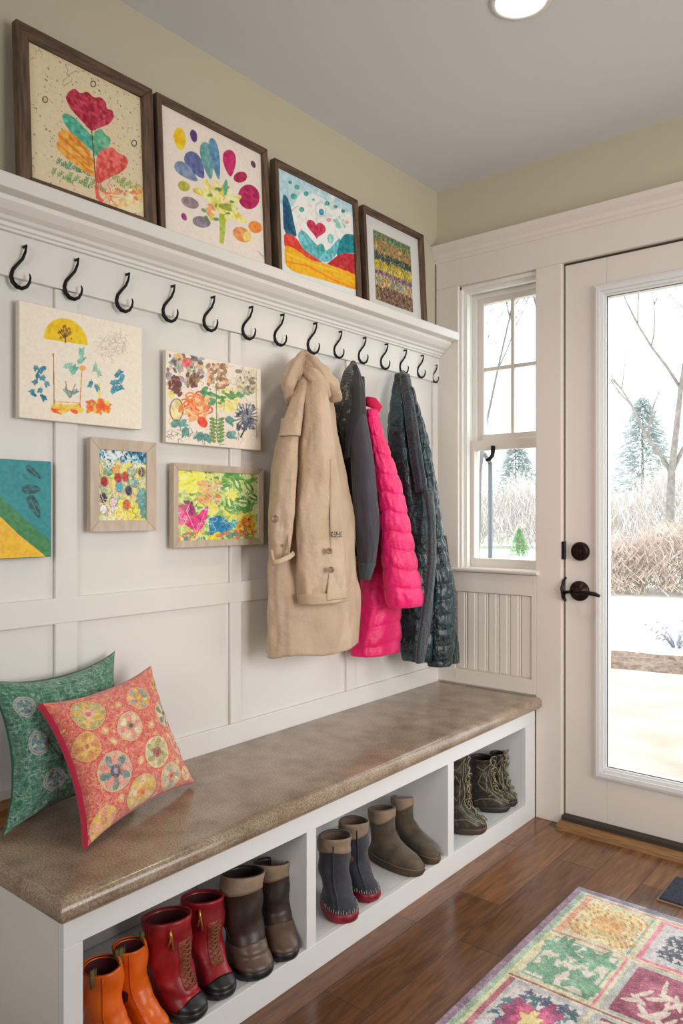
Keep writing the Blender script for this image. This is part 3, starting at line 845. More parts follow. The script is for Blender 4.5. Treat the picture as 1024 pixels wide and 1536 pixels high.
def art_garden(c):
    c.poly([(0, 0), (1, 0), (1, 1), (0, 1)], (190, 206, 120), .2, raw=True)
    c.dabs(0, 0, 1, .75, 320, .05, [(214, 212, 90), (150, 186, 90), (236, 222, 90), (110, 160, 90), (206, 216, 160), (84, 140, 84)], raw=True)
    c.dabs(.55, .0, 1, .55, 130, .07, [(84, 150, 70), (190, 210, 120), (120, 170, 80), (222, 228, 170)], raw=True); c.dabs(0, 0, .3, .3, 60, .05, [(236, 226, 80), (240, 230, 130)], raw=True)
    for x, y, a in ((.72, .16, 70), (.88, .2, 60), (.8, .42, 10), (.62, .45, 80), (.93, .35, 30)): c.ell(x, y, .11, .045, a, (96, 150, 66), .2, raw=True); c.ell(x, y, .06, .016, a, (226, 230, 180), .1, raw=True)
    for a in (0, 60, 120): c.ell(.66, .33, .10, .03, a + 20, (240, 222, 110), .1, raw=True)
    c.dabs(.25, .15, .5, .45, 50, .035, [(232, 170, 120), (226, 190, 130), (214, 130, 90)], raw=True, alpha=.8)
    c.poly([(.0, .55), (.10, .53), (.2, .68), (.37, .45), (.34, .7), (.27, .86), (.19, .87), (.02, .7)], (216, 60, 124), .22, raw=True); c.poly([(.06, .42), (.17, .44), (.22, .62), (.16, .64)], (150, 60, 110), .2, raw=True)
    c.line([(.1, .56), (.2, .85)], (240, 170, 200), .01, .8, raw=True); c.line([(.35, .5), (.24, .84)], (240, 150, 190), .01, .8, raw=True)
    c.poly([(.36, .68), (.5, .64), (.6, .72), (.68, .8), (.6, .92), (.38, .97)], (46, 130, 176), .25, raw=True); c.ell(.68, .76, .05, .06, 0, (90, 180, 190), .2, raw=True)
    c.poly([(.68, .84), (.76, .7), (.84, .62), (.96, .66), (.98, .8), (.88, .96), (.72, .96)], (222, 160, 40), .3, raw=True); c.dabs(.72, .68, .96, .92, 30, .03, [(206, 110, 30), (236, 190, 60), (190, 90, 40)], raw=True); c.ell(.88, .7, .02, .02, 0, (190, 40, 40), 0, raw=True)
    c.dabs(0, .88, 1, 1, 70, .035, [(232, 220, 60), (84, 140, 150), (226, 120, 90), (110, 160, 90)], raw=True); c.dabs(0, .5, .12, .75, 16, .04, [(220, 80, 140), (230, 120, 160)], raw=True)
    c.scrib(0, 0, 1, 1, 90, (250, 250, 236), .006, .05, raw=True, alpha=.55); c.scrib(0, 0, 1, 1, 50, (70, 110, 80), .006, .04, raw=True, alpha=.5)


def art_teal(c):
    c.poly([(-2, -2), (2, -2), (2, 2), (-2, 2)], (28, 142, 150), .08, raw=True)
    c.poly([(-50, 260), (0, 290), (100, 380), (185, 455), (185, 520), (-50, 520)], (54, 132, 76), .1)
    c.poly([(-200, 300), (0, 362), (70, 430), (172, 512), (185, 525), (-200, 560)], (244, 190, 24), .1)
    for x, y, rx, ry, a in ((122, 200, 36, 11, 42), (115, 263, 36, 17, 0), (125, 326, 46, 18, 65), (92, 218, 14, 5, 50)):
        c.ell(x, y, rx, ry, a, (16, 88, 96), .25, tip=.3)
        c.line([(x - rx * .7 * math.cos(math.radians(a)), y - rx * .7 * math.sin(math.radians(a))), (x + rx * .7 * math.cos(math.radians(a)), y + rx * .7 * math.sin(math.radians(a)))], (60, 150, 120), 2)


def canvas_art(name, label, cat, y0, y1, z0, z1, depth, zoomk, paint, seed, bg, frame_w=0, m='art', gain=1.2):
    xb = RT + .0005
    t = thing(name, label, cat, (xb, (y0 + y1) / 2, z0), 'artworks hung below the hooks')
    if frame_w:
        bordered(t, 'frame', y0, y1, z0, z1, frame_w, xb, xb + depth, [M['palewood']], bevel=.0015)
        a, b, c, d = y0 + frame_w - .001, y1 - frame_w + .001, z0 + frame_w - .001, z1 - frame_w + .001
        x = xb + depth - .008
        MB().box(xb + .001, x - .001, y0 + .003, y1 - .003, z0 + .003, z1 - .003).build('backing_board', M['canvas_edge'], t)
    else:
        MB().box(xb, xb + depth, y0, y1, z0, z1).build('stretched_canvas', M['canvas_edge'] if seed != 25 else mat('teal_canvas_edge', (30, 120, 130), .6), t, bevel=.001)
        a, b, c, d = y0 + .0015, y1 - .0015, z0 + .0015, z1 - .0015
        x = xb + depth + .0006
    cv = Canvas(b - a, d - c, bg, wall_mapper(*zoomk, x, a, b, c, d), seed, grain=.02)
    paint(cv)
    sheet('painting', cv, x, a, b, c, d, t, M[m], gain)


canvas_art('canvas_painting', 'pale canvas with a yellow half sun over small blue and orange plants', 'painting', -1.803, -1.470, 1.348, 1.614, .014, Z3, art_sun, 21, (228, 218, 202))
canvas_art('canvas_painting', 'pale canvas of scattered pressed-flower shapes with an orange bloom', 'painting', -1.394, -1.038, 1.322, 1.570, .012, Z3, art_press, 22, (226, 214, 200))
canvas_art('framed_picture', 'small upright pale-framed picture of dotted colours under a blue top', 'framed picture', -1.623, -1.427, 1.086, 1.318, .018, Z4, art_jar, 23, (214, 206, 170), .028)
canvas_art('framed_picture', 'pale-framed bright garden painting with a pink flower and blue shape', 'framed picture', -1.372, -1.033, 1.038, 1.268, .020, Z4, art_garden, 24, (190, 206, 120), .019)
canvas_art('canvas_painting', 'teal, green and yellow canvas cut by the left edge of the photo', 'painting', -2.02, -1.725, 1.030, 1.252, .016, Z4, art_teal, 25, (28, 142, 150), 0, 'artgloss', 1.0)

# ------------------------------------------------------------------ bench
BX, TX = .44, .468
Y0, Y1 = -1.934, -.017
bench = thing('storage_bench', 'white built-in bench cabinet with three open shoe cubbies', 'bench', (.2, -1.0, 0))
ZT, ZO, ZF = .408, .352, .066
MB().box(.0175, BX - .018, Y0 + .018, Y1 - .05, .040, ZF - .002).build('cubby_floor', M['white2'], bench)
MB().box(.0175, BX - .018, Y0, Y0 + .018, 0, ZT).build('side_panel', M['white'], bench)
MB().box(.0175, BX - .018, -.095, -.075, 0, ZT).build('side_panel', M['white2'], bench)
MB().box(.0175, .024, Y0 + .018, -.095, ZF, ZT).build('back_panel', M['white2'], bench)
MB().box(.024, BX - .018, Y0 + .018, -.095, ZT - .018, ZT - .001).build('top_panel', M['white2'], bench)
for ya in (-1.286, -.631):
    MB().box(.024, BX - .0005, ya + .0, ya + .0345, ZF - .002, ZO).box(.024, BX - .019, ya + .006, ya + .0285, ZO, ZT - .02).build('divider', M['white2'], bench, bevel=.001)
ff = MB().box(BX - .018, BX, Y0, Y1, ZO, ZT).box(BX - .018, BX, Y0, -1.895, ZF, ZO).box(BX - .018, BX, -.095, Y1, ZF, ZO).box(BX - .018, BX, Y0, Y1, .0, ZF)
ff.build('face_frame', M['white2'], bench, bevel=.0012)
# worktop with a rounded front and end nosing
rows = []
prof = [(0, .408), (.001, .408), (.026, .409), (.033, .416), (.0355, .427), (.033, .440), (.026, .4475), (.015, .45), (.0, .45)]
wt = MB(); rings = []
for off, z in prof[1:]:
    X = TX - .0355 + off; yl = Y0 + .012 - off
    rings.append([(.0175, -.0165, z), (.0175, yl, z), (X - .004, yl, z), (X - .001, yl + .001, z), (X, yl + .004, z), (X, -.0165, z)])
wt.loft(rings)
wt.build('bench_worktop', M['counter'], smooth=False, bevel=0).data
wtop = bpy.data.objects['bench_worktop']
md = wtop.modifiers.new('e', 'EDGE_SPLIT'); md.split_angle = math.radians(50)
wtop.data.polygons.foreach_set('use_smooth', [True] * len(wtop.data.polygons))
tag(wtop, 'long tan-brown speckled worktop with rounded edge on the white bench', 'worktop')
wb = MB().box(.018, .075, -1.93, -1.80, .4505, .490)
wb.build('wooden_block', mat('honey_wood', (160, 112, 62), .5, c2=(130, 86, 46), scale=10, stretch=(6, 1, 6)), bevel=.003, label='small honey-coloured wooden block behind the green cushion', cat='wood block')

# ------------------------------------------------------------------ boots
def spow(x, p):
    return math.copysign(abs(x) ** p, x)


def boot(label, T, S, r, wf, upper, sole, H, group, style, lining, W2=None, flare=1.06, cat='boot', name='boot'):
    """T: toe tip on the shelf, S: centre of the shaft; H: shaft height"""
    FZ = ZF - .0015
    ang = math.atan2(T[1] - S[1], T[0] - S[0]); d = math.hypot(T[0] - S[0], T[1] - S[1])
    d = max(d, r + .045)
    root = thing(name, label, cat, (S[0], S[1], FZ), group)
    ca, sa = math.cos(ang), math.sin(ang)
    tb = .044 if style != 'hiker' else .050
    rows = [(0, r + .004, d - .006, wf), (.012, r + .008, d, wf), (.028, r + .007, d - .001, wf), (tb * .8, r + .004, d - .009, wf * .97), (tb, r + .001, d - .022, wf * .92),
            (tb * 1.22, r - .003, r + (d - r) * .5, wf * .88), (tb * 1.5, r - .005, r + (d - r) * .22, max(r * .92, wf * .8)), (tb * 1.95, r - .003, r * 1.04, r * .93), (tb * 2.4, r, r * 1.0, r * .96),
            (H, r * flare, r * flare, r * flare)]
    rows = [q for q in rows if q[0] < H] + [(H, r * flare, r * flare, r * flare)]
    ph = (S[0] * 91 + S[1] * 57) % 6.28

    def surf(z, th, off=0.0):
        b, f, w = interp(rows, z)
        b += off; f += off; w += off
        cx = (f - b) / 2; a = (f + b) / 2
        footness = max(0, min(1, 1 - (z - tb) / (tb * 1.2)))
        p = 1 - .14 * footness
        x = cx + a * spow(math.cos(th), p); y = w * spow(math.sin(th), p) * (1 - footness * .10 + footness * .10 * math.cos(th))
        wr = .0022 * math.sin(z * 95 + 2 * math.cos(th + ph) + ph) * max(0, min(1, (z - tb) / .03)) * (0.4 if style == 'suede' else 1)
        x += wr * math.cos(th); y += wr * math.sin(th) + .004 * math.sin(z * 17 + ph) * (1 - footness)
        return (S[0] + x * ca - y * sa, S[1] + x * sa + y * ca, FZ + z)

    def patch(nm, m, z0, z1, t0, t1, off, nz=10, nt=24, full=False, edge=None, parent=None, **k):
        mb = MB(); rings = []
        for i in range(nz + 1):
            ring = []
            for j in range(nt if full else nt + 1):
                th = t0 + (t1 - t0) * j / nt
                za, zb = z0, z1
                if edge: za, zb = edge(th, z0, z1)
                ring.append(surf(za + (zb - za) * i / nz, th, off))
            rings.append(ring)
        mb.loft(rings, False, False, closed=full)
        o = mb.build(nm, m, parent or root, smooth=True, **k)
        md = o.modifiers.new('thick', 'SOLIDIFY'); md.thickness = .0022; md.offset = -1
        return o

    M_ = 36
    mb = MB(); rings = []
    notch = style == 'pullon'
    for i in range(46):
        z = .002 + (H - .002) * i / 45
        ring = []
        for j in range(M_):
            th = 2 * math.pi * j / M_
            zz = z
            if notch and i > 38:
                zz = z - (i - 38) / 7 * .022 * math.exp(-((th - .75) / .22) ** 2)
            if style in ('laced', 'suede', 'work') and i > 34:
                zz = z + (i - 34) / 11 * .007 * math.cos(th * 1 + .4)
            ring.append(surf(zz if zz < H else H, th) if zz <= H else (lambda q: (q[0], q[1], FZ + zz))(surf(H, th)))
        rings.append(ring)
    top = rings[-1]
    c = [sum(p[k] for p in top) / M_ for k in range(3)]
    for sc, dz in ((.90, .001), (.86, -.006)):
        rings.append([(c[0] + (p[0] - c[0]) * sc, c[1] + (p[1] - c[1]) * sc, p[2] + dz) for p in top])
    mb.loft(rings, True, False)
    mb.build('upper', upper, root, smooth=True)
    mb = MB(); rings = []
    for sc, dz in ((.875, -.001), (.84, -.04), (.8, -.10), (.4, -.12)):
        rings.append([(c[0] + (p[0] - c[0]) * sc, c[1] + (p[1] - c[1]) * sc, p[2] + dz) for p in top])
    mb.loft(rings, False, True).build('lining', lining, root, smooth=True)
    sh = {'suede': .022, 'work': .024, 'laced': .022, 'hiker': .022, 'pullon': .018, 'chunky': .026}[style]
    mb = MB(); rings = []
    for z, off in ((0, .000), (.002, .003), (sh * .5, .0042), (sh * .9, .0035), (sh, .001)):
        rings.append([surf(max(z, .0), 2 * math.pi * j / 40, off) for j in range(40)])
    sole_o = mb.loft(rings).build('sole', sole, root, smooth=True)
    if style == 'laced':
        patch('toe_cap', M['rubber'], .018, tb * 1.02, -1.05, 1.05, .0022, edge=lambda th, a, b: (a, b - .018 * (abs(th) / 1.05) ** 2))
        tg_ = patch('tongue_panel', W2, tb * 1.35, H * .80, -.36, .36, .0016, nt=8)
        for s in (-1, 1):
            pass
        mb = MB(); n = 9
        for k in range(n):
            za = tb * 1.4 + (H * .78 - tb * 1.4) * k / n; zb = tb * 1.4 + (H * .78 - tb * 1.4) * (k + 1) / n
            for s in (-1, 1):
                mb.tube([surf(za, -.26 * s, .003), surf((za + zb) / 2, 0, .006), surf(zb, .26 * s, .003)], .0014, 5)
        mb.build('laces', lace_m, tg_, smooth=True)
        mb = MB().tube([surf(H - .004, -.7, .004), surf(H - .02, -.68, .006), surf(H - .035, -.62, .005), surf(H - .05, -.6, .006)], [.0025, .004, .0018, .0035], 6)
        mb.tube([surf(H - .02, -.68, .006), surf(H - .04, -.78, .006)], .0022, 6)
        mb.build('zip_pull', brass_m, root, smooth=True)
    if style in ('work', 'chunky', 'suede'):
        hc = .034 if style != 'suede' else .028
        patch('cuff', W2, H - hc, H, 0, 2 * math.pi, .0022, nt=40, full=True, nz=5,
              edge=lambda th, a, b: (a + .009 * math.sin(th * 2 + ph) * (1 if style == 'suede' else .5), b + .007 * math.cos(th + .4)))
    if style == 'work':
        patch('foot_shell', shell_m, .02, tb * 1.5, 0, 2 * math.pi, .0020, nt=40, full=True, nz=12, edge=lambda th, a, b: (a, b + .006 * math.cos(th * 2)))
        patch('side_strap', upper, tb * 1.6, H - .03, -1.75, -1.45, .003, nt=3)
    if style == 'chunky':
        mb = MB()
        mb.tube([surf(z, -.42, .0015) for z in np.linspace(.03, H - .01, 12)], .0024, 6)
        mb.build('side_seam', upper, root, smooth=True)
        mb = MB()
        for k in range(30):
            th = -2.0 + 4.0 * k / 29
            mb.tube([surf(sh + .001, th, .003), surf(sh + .006 + .003 * (k % 2), th + .03, .0035)], .0011, 4)
        mb.build('welt_stitching', stitch_m, sole_o)
    if style == 'suede':
        mb = MB().tube([surf(sh + .001, 2 * math.pi * k / 40, .0035) for k in range(41)], .0014, 5)
        mb.build('welt_stitching', stitch2_m, sole_o, smooth=True)
    if style == 'pullon':
        for th in (1.35, -1.35):
            q = [surf(H - .022, th, .002), surf(H - .004, th, .003), surf(H, th, .002)]
            top_ = surf(H, th, -.004)
            pts = [q[0], q[1], (q[2][0], q[2][1], q[2][2] + .012), (top_[0], top_[1], top_[2] + .013), (top_[0], top_[1], top_[2] - .004)]
            MB().tube(pts, .006, 6, .35).build('pull_loop', loop_m, root, smooth=True)
        MB().tube([surf(z, -.9, .0012) for z in np.linspace(.03, H - .004, 10)], .0012, 5).build('side_seam', upper, root, smooth=True)
    if style == 'hiker':
        tg_ = patch('tongue_panel', tongue_m, tb * 1.2, H + .01, -.34, .34, -.001, nt=8)
        n = 6; mb = MB()
        rnd = random.Random(int(abs(S[1]) * 1000))
        for k in range(n):
            za = tb * 1.15 + (H - tb * 1.2) * k / n; zb = za + (H - tb * 1.2) / n
            for s in (-1, 1):
                mb.tube([surf(za, -.42 * s, .003), surf((za + zb) / 2, 0, .009), surf(zb, .42 * s, .003)], .0021, 6)
        for k in range(7):
            a = rnd.random() * 1.2 - .6; z = tb * (1.1 + .42 * k)
            ptsl = [surf(z + .016 * math.sin(t), a + .38 * math.cos(t), .010 + .004 * math.sin(2 * t)) for t in np.linspace(0, 5.6, 14)]
            mb.tube(ptsl, .0018, 6)
        mb.build('laces', hlace_m, tg_, smooth=True)
        mb = MB()
        for s in (-1, 1):
            for ln in ([(.03, .35), (.045, .7), (.06, 1.05), (.1, 1.2), (H * .8, 1.0)], [(.03, .9), (.05, 1.3), (.045, 1.9), (.03, 2.4)], [(H * .95, .6), (H * .8, 1.4), (H * .9, 2.2)],
                       [(.028, .2), (.04, .5), (.05, .25), (.058, .0)], [(tb * 1.2, .5), (tb * 1.6, .75), (H * .7, .55), (H * .95, .52)], [(H * .9, .7), (H * .7, .9), (H * .5, .6), (H * .35, 1.1), (H * .3, 1.6)], [(H * .6, 1.0), (H * .75, 1.5), (H * .55, 1.9), (H * .4, 1.4), (H * .6, 1.0)], [(.036, .15), (.047, .6), (.04, 1.0), (.028, .8)]):
                pl = []
                for (z1_, t1_), (z2_, t2_) in zip(ln, ln[1:]):
                    for u in (0, .25, .5, .75): pl.append(surf(z1_ + (z2_ - z1_) * u, s * (t1_ + (t2_ - t1_) * u), .0008))
                mb.tube(pl, .0011, 5)
        mb.build('stitched_trim', htrim_m, root, smooth=True)
    return root


orange_m = mat('orange_rubber', (236, 112, 16), .35, c2=(214, 88, 10), scale=14, bump=.1, bscale=30, bdist=.002)
red_m = mat('red_leather', (164, 28, 38), .38, c2=(122, 16, 26), scale=16, bump=.25, bscale=60, bdist=.002)
tongue_red = mat('worn_red_tongue', (150, 60, 40), .55, c2=(120, 30, 30), scale=60, bump=.3, bscale=90, bdist=.002)
brownleg_m = mat('dark_brown_leather', (62, 46, 40), .42, c2=(42, 31, 28), scale=18, bump=.25, bscale=70, bdist=.002)
shell_m = mat('taupe_rubber_shell', (104, 82, 68), .4, c2=(84, 64, 52), scale=16, bump=.1, bscale=60, bdist=.002)
tan_m = mat('tan_felt_cuff', (158, 136, 114), .85, c2=(136, 116, 96), scale=30, bump=.3, bscale=150, bdist=.002)
navy_m = mat('charcoal_suede', (50, 51, 60), .8, c2=(36, 36, 44), scale=22, sheen=.3, bump=.35, bscale=170, bdist=.002)
redsole_m = mat('crimson_rubber_sole', (150, 26, 44), .38, c2=(124, 20, 36), scale=12)
olive_m = mat('olive_brown_suede', (96, 80, 60), .8, c2=(66, 54, 40), scale=26, sheen=.3, bump=.4, bscale=120, bdist=.002)
olsole_m = mat('olive_gum_sole', (92, 72, 50), .6, c2=(72, 56, 40), scale=20)
hik_m = mat('dark_tooled_leather', (46, 38, 32), .42, c2=(78, 70, 54), scale=60, bump=.6, bscale=90, bdist=.003, contrast=(.5, .62))
hsole_m = mat('brown_rubber_sole', (98, 68, 44), .5, c2=(50, 40, 32), scale=10)
bsole_m = mat('dark_rubber_sole', (42, 36, 32), .5)
tongue_m = mat('brown_tongue', (70, 52, 40), .7, c2=(104, 82, 58), scale=50)
lace_m = mat('brown_braided_lace', (128, 84, 48), .7)
brass_m = mat('brass_zip_pull', (190, 140, 60), .35, metal=.8)
hlace_m = mat('cream_olive_lace', (160, 148, 122), .7, c2=(92, 86, 68), scale=80)
htrim_m = mat('pale_olive_trim', (150, 144, 116), .6)
stitch_m = mat('pale_stitching', (150, 148, 148), .8)
stitch2_m = mat('tan_stitching', (130, 108, 80), .8)
loop_m = mat('olive_webbing', (104, 92, 48), .8)
dark_in = mat('dark_boot_inside', (34, 24, 22), .9)
redin = mat('dark_red_boot_inside', (74, 16, 22), .7)
tan_in = mat('fleece_inside', (112, 92, 76), .95)


def TB(u, v): return at_z(u, v, ZF)


def SB(u, v, x): return at_x(u, v, x)


def bt(label, toe, top, sx, r, wf, *a, **k):
    T = TB(*toe); S = SB(*top, sx)
    return boot(label, T, S, r, wf, a[0], a[1], S[2] - ZF, *a[2:], **k)


bt('orange pull-on rain boot at the far left of the cubby', (214, 1590), (152, 1441), .36, .040, .038, orange_m, orange_m, 'orange rain boots', 'pullon', redin, flare=1.0)
bt('orange pull-on rain boot standing beside the red boots', (250, 1550), (197, 1408), .34, .035, .034, orange_m, orange_m, 'orange rain boots', 'pullon', redin, flare=1.0)
bt('tall red laced boot with black toe cap, the one nearer the orange boots', (303, 1522), (252, 1364), .345, .051, .044, red_m, M['rubber'], 'red laced boots', 'laced', redin, W2=tongue_red, flare=1.04)
bt('tall red laced boot with black toe cap, the one beside the brown boots', (342, 1492), (303, 1338), .325, .046, .043, red_m, M['rubber'], 'red laced boots', 'laced', redin, W2=tongue_red, flare=1.08)
bt('dark brown boot with tan cuff standing next to the red boots', (392, 1462), (365, 1300), .352, .049, .050, brownleg_m, M['rubber'], 'brown cuffed boots', 'work', dark_in, W2=tan_m, flare=1.02)
bt('dark brown boot with tan cuff nearest the left cubby divider', (432, 1437), (410, 1284), .345, .042, .044, brownleg_m, M['rubber'], 'brown cuffed boots', 'work', dark_in, W2=tan_m, flare=1.0)
bt('charcoal suede boot with crimson sole right beside the left divider', (522, 1380), (503, 1246), .360, .044, .046, navy_m, redsole_m, 'charcoal boots with red soles', 'chunky', tan_in, W2=tan_m, flare=1.0)
bt('charcoal suede boot with crimson sole next to the olive boots', (562, 1347), (530, 1224), .335, .041, .042, navy_m, redsole_m, 'charcoal boots with red soles', 'chunky', tan_in, W2=tan_m, flare=1.02)
bt('olive-brown suede ankle boot next to the charcoal boots', (632, 1308), (573, 1205), .290, .041, .044, olive_m, olsole_m, 'olive suede ankle boots', 'suede', tan_in, W2=tan_m, flare=1.0)
bt('olive-brown suede ankle boot nearer the right divider', (655, 1291), (604, 1188), .275, .036, .038, olive_m, olsole_m, 'olive suede ankle boots', 'suede', tan_in, W2=tan_m, flare=1.0)
boot('large dark tooled-leather boot with pale laces half hidden by the right divider', (.437, -.385), (.345, -.432), .040, .050, hik_m, hsole_m, .262, 'dark tooled laced boots', 'hiker', dark_in)
boot('dark tooled-leather laced boot in the middle of the right cubby', (.412, -.168), (.325, -.218), .040, .040, hik_m, bsole_m, .185, 'dark tooled laced boots', 'hiker', dark_in)
boot('dark tooled-leather laced boot against the right end of the bench', (.406, -.118), (.345, -.133), .026, .026, hik_m, bsole_m, .185, 'dark tooled laced boots', 'hiker', dark_in)


# ------------------------------------------------------------------ coats
def garment(rows, N=110, Mseg=72, disp=None, xf=None, cap_bottom=True, hem=None):
    """rows (v, uL, uR, distance from wall, half thickness) read off the photo -> closed solid hanging shape"""
    v0, v1 = rows[0][0], rows[-1][0]; rings = []
    for i in range(N + 1):
        t = i / N; v = v0 + (v1 - v0) * t
        # smooth lookup
        acc = np.zeros(4); wsum = 0
        for k, wgt in ((-1.5, .15), (-.75, .2), (0, .3), (.75, .2), (1.5, .15)):
            vv = min(v1, max(v0, v + k * (v1 - v0) / 42)); acc += wgt * np.array(interp(rows, vv)); wsum += wgt
        uL, uR, xc, b = acc / wsum
        um = (uL + uR) / 2
        p = at_x(um, v, xc)
        dxy = (p[0] - CAM[0], p[1] - CAM[1]); L = math.hypot(*dxy)
        depth = dxy[0] * FX + dxy[1] * FY
        wv = (uR - uL) / 2 / FPX * depth * (depth / L)
        cy, cx_ = abs(dxy[0]) / L, abs(dxy[1]) / L
        bb = min(b, .8 * wv / max(cx_, .1))
        a = math.sqrt(max(wv * wv - (bb * cx_) ** 2, 1e-8)) / cy
        ring = []
        for j in range(Mseg):
            th = 2 * math.pi * j / Mseg
            o = disp(t, th, p[2]) if disp else 0
            y = p[1] + (a + o) * spow(math.cos(th), .9); x = p[0] + (bb + o) * spow(math.sin(th), .9)
            z = p[2] + (hem(th, t) if hem else 0)
            ring.append((max(x, .024), y, z))
        rings.append(ring)
    # tucked hem
    last = rings[-1]; c = [sum(q[k] for q in last) / Mseg for k in range(3)]
    for sc, dz in ((.96, -.002), (.90, .002), (.80, .05)):
        rings.append([(max(.022, c[0] + (q[0] - c[0]) * sc), c[1] + (q[1] - c[1]) * sc, q[2] + dz) for q in last])
    first = rings[0]; c0 = [sum(q[k] for q in first) / Mseg for k in range(3)]
    rings.insert(0, [(c0[0] + (q[0] - c0[0]) * .55, c0[1] + (q[1] - c0[1]) * .55, q[2] + .005) for q in first])
    return rings


def folds(amp, seed, ks=(3, 5, 8), twist=2.0, grow=.6):
    rnd = random.Random(seed); P = [(k, rnd.random() * 6.28, rnd.uniform(-twist, twist), rnd.uniform(.5, 1)) for k in ks]

    def f(t, th, z):
        s = sum(w * (1.1 - 2 * abs(math.sin((k * th + ph + tw * t * 2) / 2)) ** .8) for k, ph, tw, w in P) / len(P)
        nz = noise.noise(Vector((math.cos(th) * 1.6, math.sin(th) * 1.6, z * 7 + seed))) + .5 * noise.noise(Vector((math.cos(th) * 4, math.sin(th) * 4, z * 16 + seed)))
        return amp * ((t + .12) ** grow) * (s + .8 * nz)
    return f


def quilt(amp, pitch, seed, base=None):
    def f(t, th, z):
        wob = .25 * math.sin(th * 2 + seed) * .02 + .008 * noise.noise(Vector((math.cos(th) * 2, math.sin(th) * 2, z * 9 + seed)))
        q = abs(math.sin(math.pi * (z + wob) / pitch)) ** .32
        w = noise.noise(Vector((math.cos(th) * 5, math.sin(th) * 5, z * 34 + seed))) * .35
        return amp * (q - .7) * (1 + w) + amp * .9 * w + (base(t, th, z) if base else 0)
    return f


def ZX(rows):
    """rows in the 3x zoomed crop of the coats -> photo pixels"""
    return [(500 + Y * .33203, 380 + a * .33203, 380 + b * .33203, x, t) for Y, a, b, x, t in rows]


def gpart(nm, rows, m, parent, disp=None, N=110, Ms=72, hem=None, **k):
    return MB().loft(garment(ZX(rows), N, Ms, disp, hem=hem)).build(nm, m, parent, smooth=True, **k)


def zp(X, Y, x): return at_x(380 + X * .33203, 500 + Y * .33203, x)


def cloth(name, c, c2, rough=.8, sheen=.3, bump=.4, bscale=300, scale=6, coat=0, bdist=.002, **k):
    return mat(name, c, rough, c2=c2, scale=scale, bump=bump, bscale=bscale, sheen=sheen, coat=coat, bdist=bdist, **k)


khaki = cloth('khaki_gabardine', (200, 175, 150), (184, 158, 132), .6, .1, .8, 13, bdist=.02)
khaki_lt = cloth('khaki_facing', (200, 178, 150), (180, 154, 126), .7, .1, .5, 70, bdist=.005)
horn = mat('horn_button', (168, 140, 110), .3, c2=(120, 96, 72), scale=120)

tr = thing('trench_coat', 'beige trench coat hanging from a hook, leftmost of the coats', 'coat', zp(300, 1400, .1), 'coats hanging on the hooks')
gpart('coat_body', [(118, 200, 290, .055, .02), (170, 205, 310, .075, .03), (230, 195, 345, .085, .045), (320, 165, 365, .095, .055), (430, 125, 380, .10, .06), (600, 88, 415, .105, .065), (800, 75, 452, .11, .07), (1000, 76, 470, .115, .072), (1200, 70, 477, .12, .075), (1400, 66, 482, .12, .075)],
      khaki, tr, folds(.017, 3, (3, 5, 9)), N=130, Ms=96, hem=lambda th, t: (.012 * math.cos(th + 2.6) + .006 * math.sin(3 * th)) * max(0, t - .8) * 5 - (.018 * max(0, -math.cos(th)) ** 3) * max(0, t - .8) * 5)
gpart('sleeve', [(390, 150, 212, .150, .03), (440, 115, 208, .155, .04), (600, 84, 205, .16, .045), (750, 76, 192, .165, .045), (900, 80, 172, .165, .04), (1005, 90, 160, .165, .036)], khaki, tr, folds(.010, 7, (2, 4)), N=70, Ms=40)
gpart('sleeve', [(190, 232, 315, .14, .03), (260, 218, 335, .165, .04), (400, 210, 350, .18, .045), (600, 198, 375, .19, .05), (800, 190, 402, .195, .05), (1000, 193, 420, .20, .05), (1185, 206, 432, .20, .048)],
      khaki, tr, folds(.011, 12, (2, 3, 5), 3), N=100, Ms=60)
# shoulder cape flap over the left sleeve
gpart('storm_flap', [(180, 205, 250, .12, .02), (280, 172, 232, .15, .03), (400, 130, 216, .165, .036), (445, 118, 212, .168, .042)], khaki, tr, folds(.004, 5, (2, 3)), N=40, Ms=40)
# collar, folded over the hook
cl = MB()
for path, rr in (([(168, 300, .10), (160, 215, .12), (185, 150, .12), (222, 105, .09), (262, 125, .12), (310, 180, .15), (350, 225, .16), (372, 285, .15)], [.014, .027, .031, .025, .028, .032, .032, .018]),
                 ([(215, 150, .10), (262, 170, .15), (312, 220, .165), (338, 268, .16)], [.018, .022, .022, .010])):
    pts = [Vector(zp(*p)) for p in path]
    sp = []; rs = []
    for k in range(len(pts) - 1):
        for u in (0, .25, .5, .75):
            p0 = pts[max(k - 1, 0)]; p1 = pts[k]; p2 = pts[k + 1]; p3 = pts[min(k + 2, len(pts) - 1)]
            sp.append(.5 * ((2 * p1) + (p2 - p0) * u + (2 * p0 - 5 * p1 + 4 * p2 - p3) * u * u + (3 * p1 - p0 - 3 * p2 + p3) * u ** 3)); rs.append(rr[k] + (rr[k + 1] - rr[k]) * u)
    sp.append(pts[-1]); rs.append(rr[-1])
    rs = [r * (1 + .10 * math.sin(i * 1.7)) for i, r in enumerate(rs)]
    cl.tube(sp, rs, 40, .7, .09)
cl.build('collar', khaki, tr, smooth=True)
plk = gpart('front_placket', [(560, 345, 372, .236, .004), (800, 345, 392, .246, .005), (1000, 345, 402, .250, .006), (1180, 330, 425, .252, .006)], khaki_lt, tr, folds(.0015, 4, (2, 3)), N=60, Ms=20)
gpart('cuff', [(1150, 200, 430, .203, .052), (1192, 204, 434, .204, .052)], khaki_lt, tr, folds(.002, 6, (3, 5)), N=14, Ms=60)
mb = MB().tube([zp(82, 1020, .20), zp(120, 1012, .215), (zp(165, 990, .212)), zp(182, 975, .20)], .0075, 8, .35)
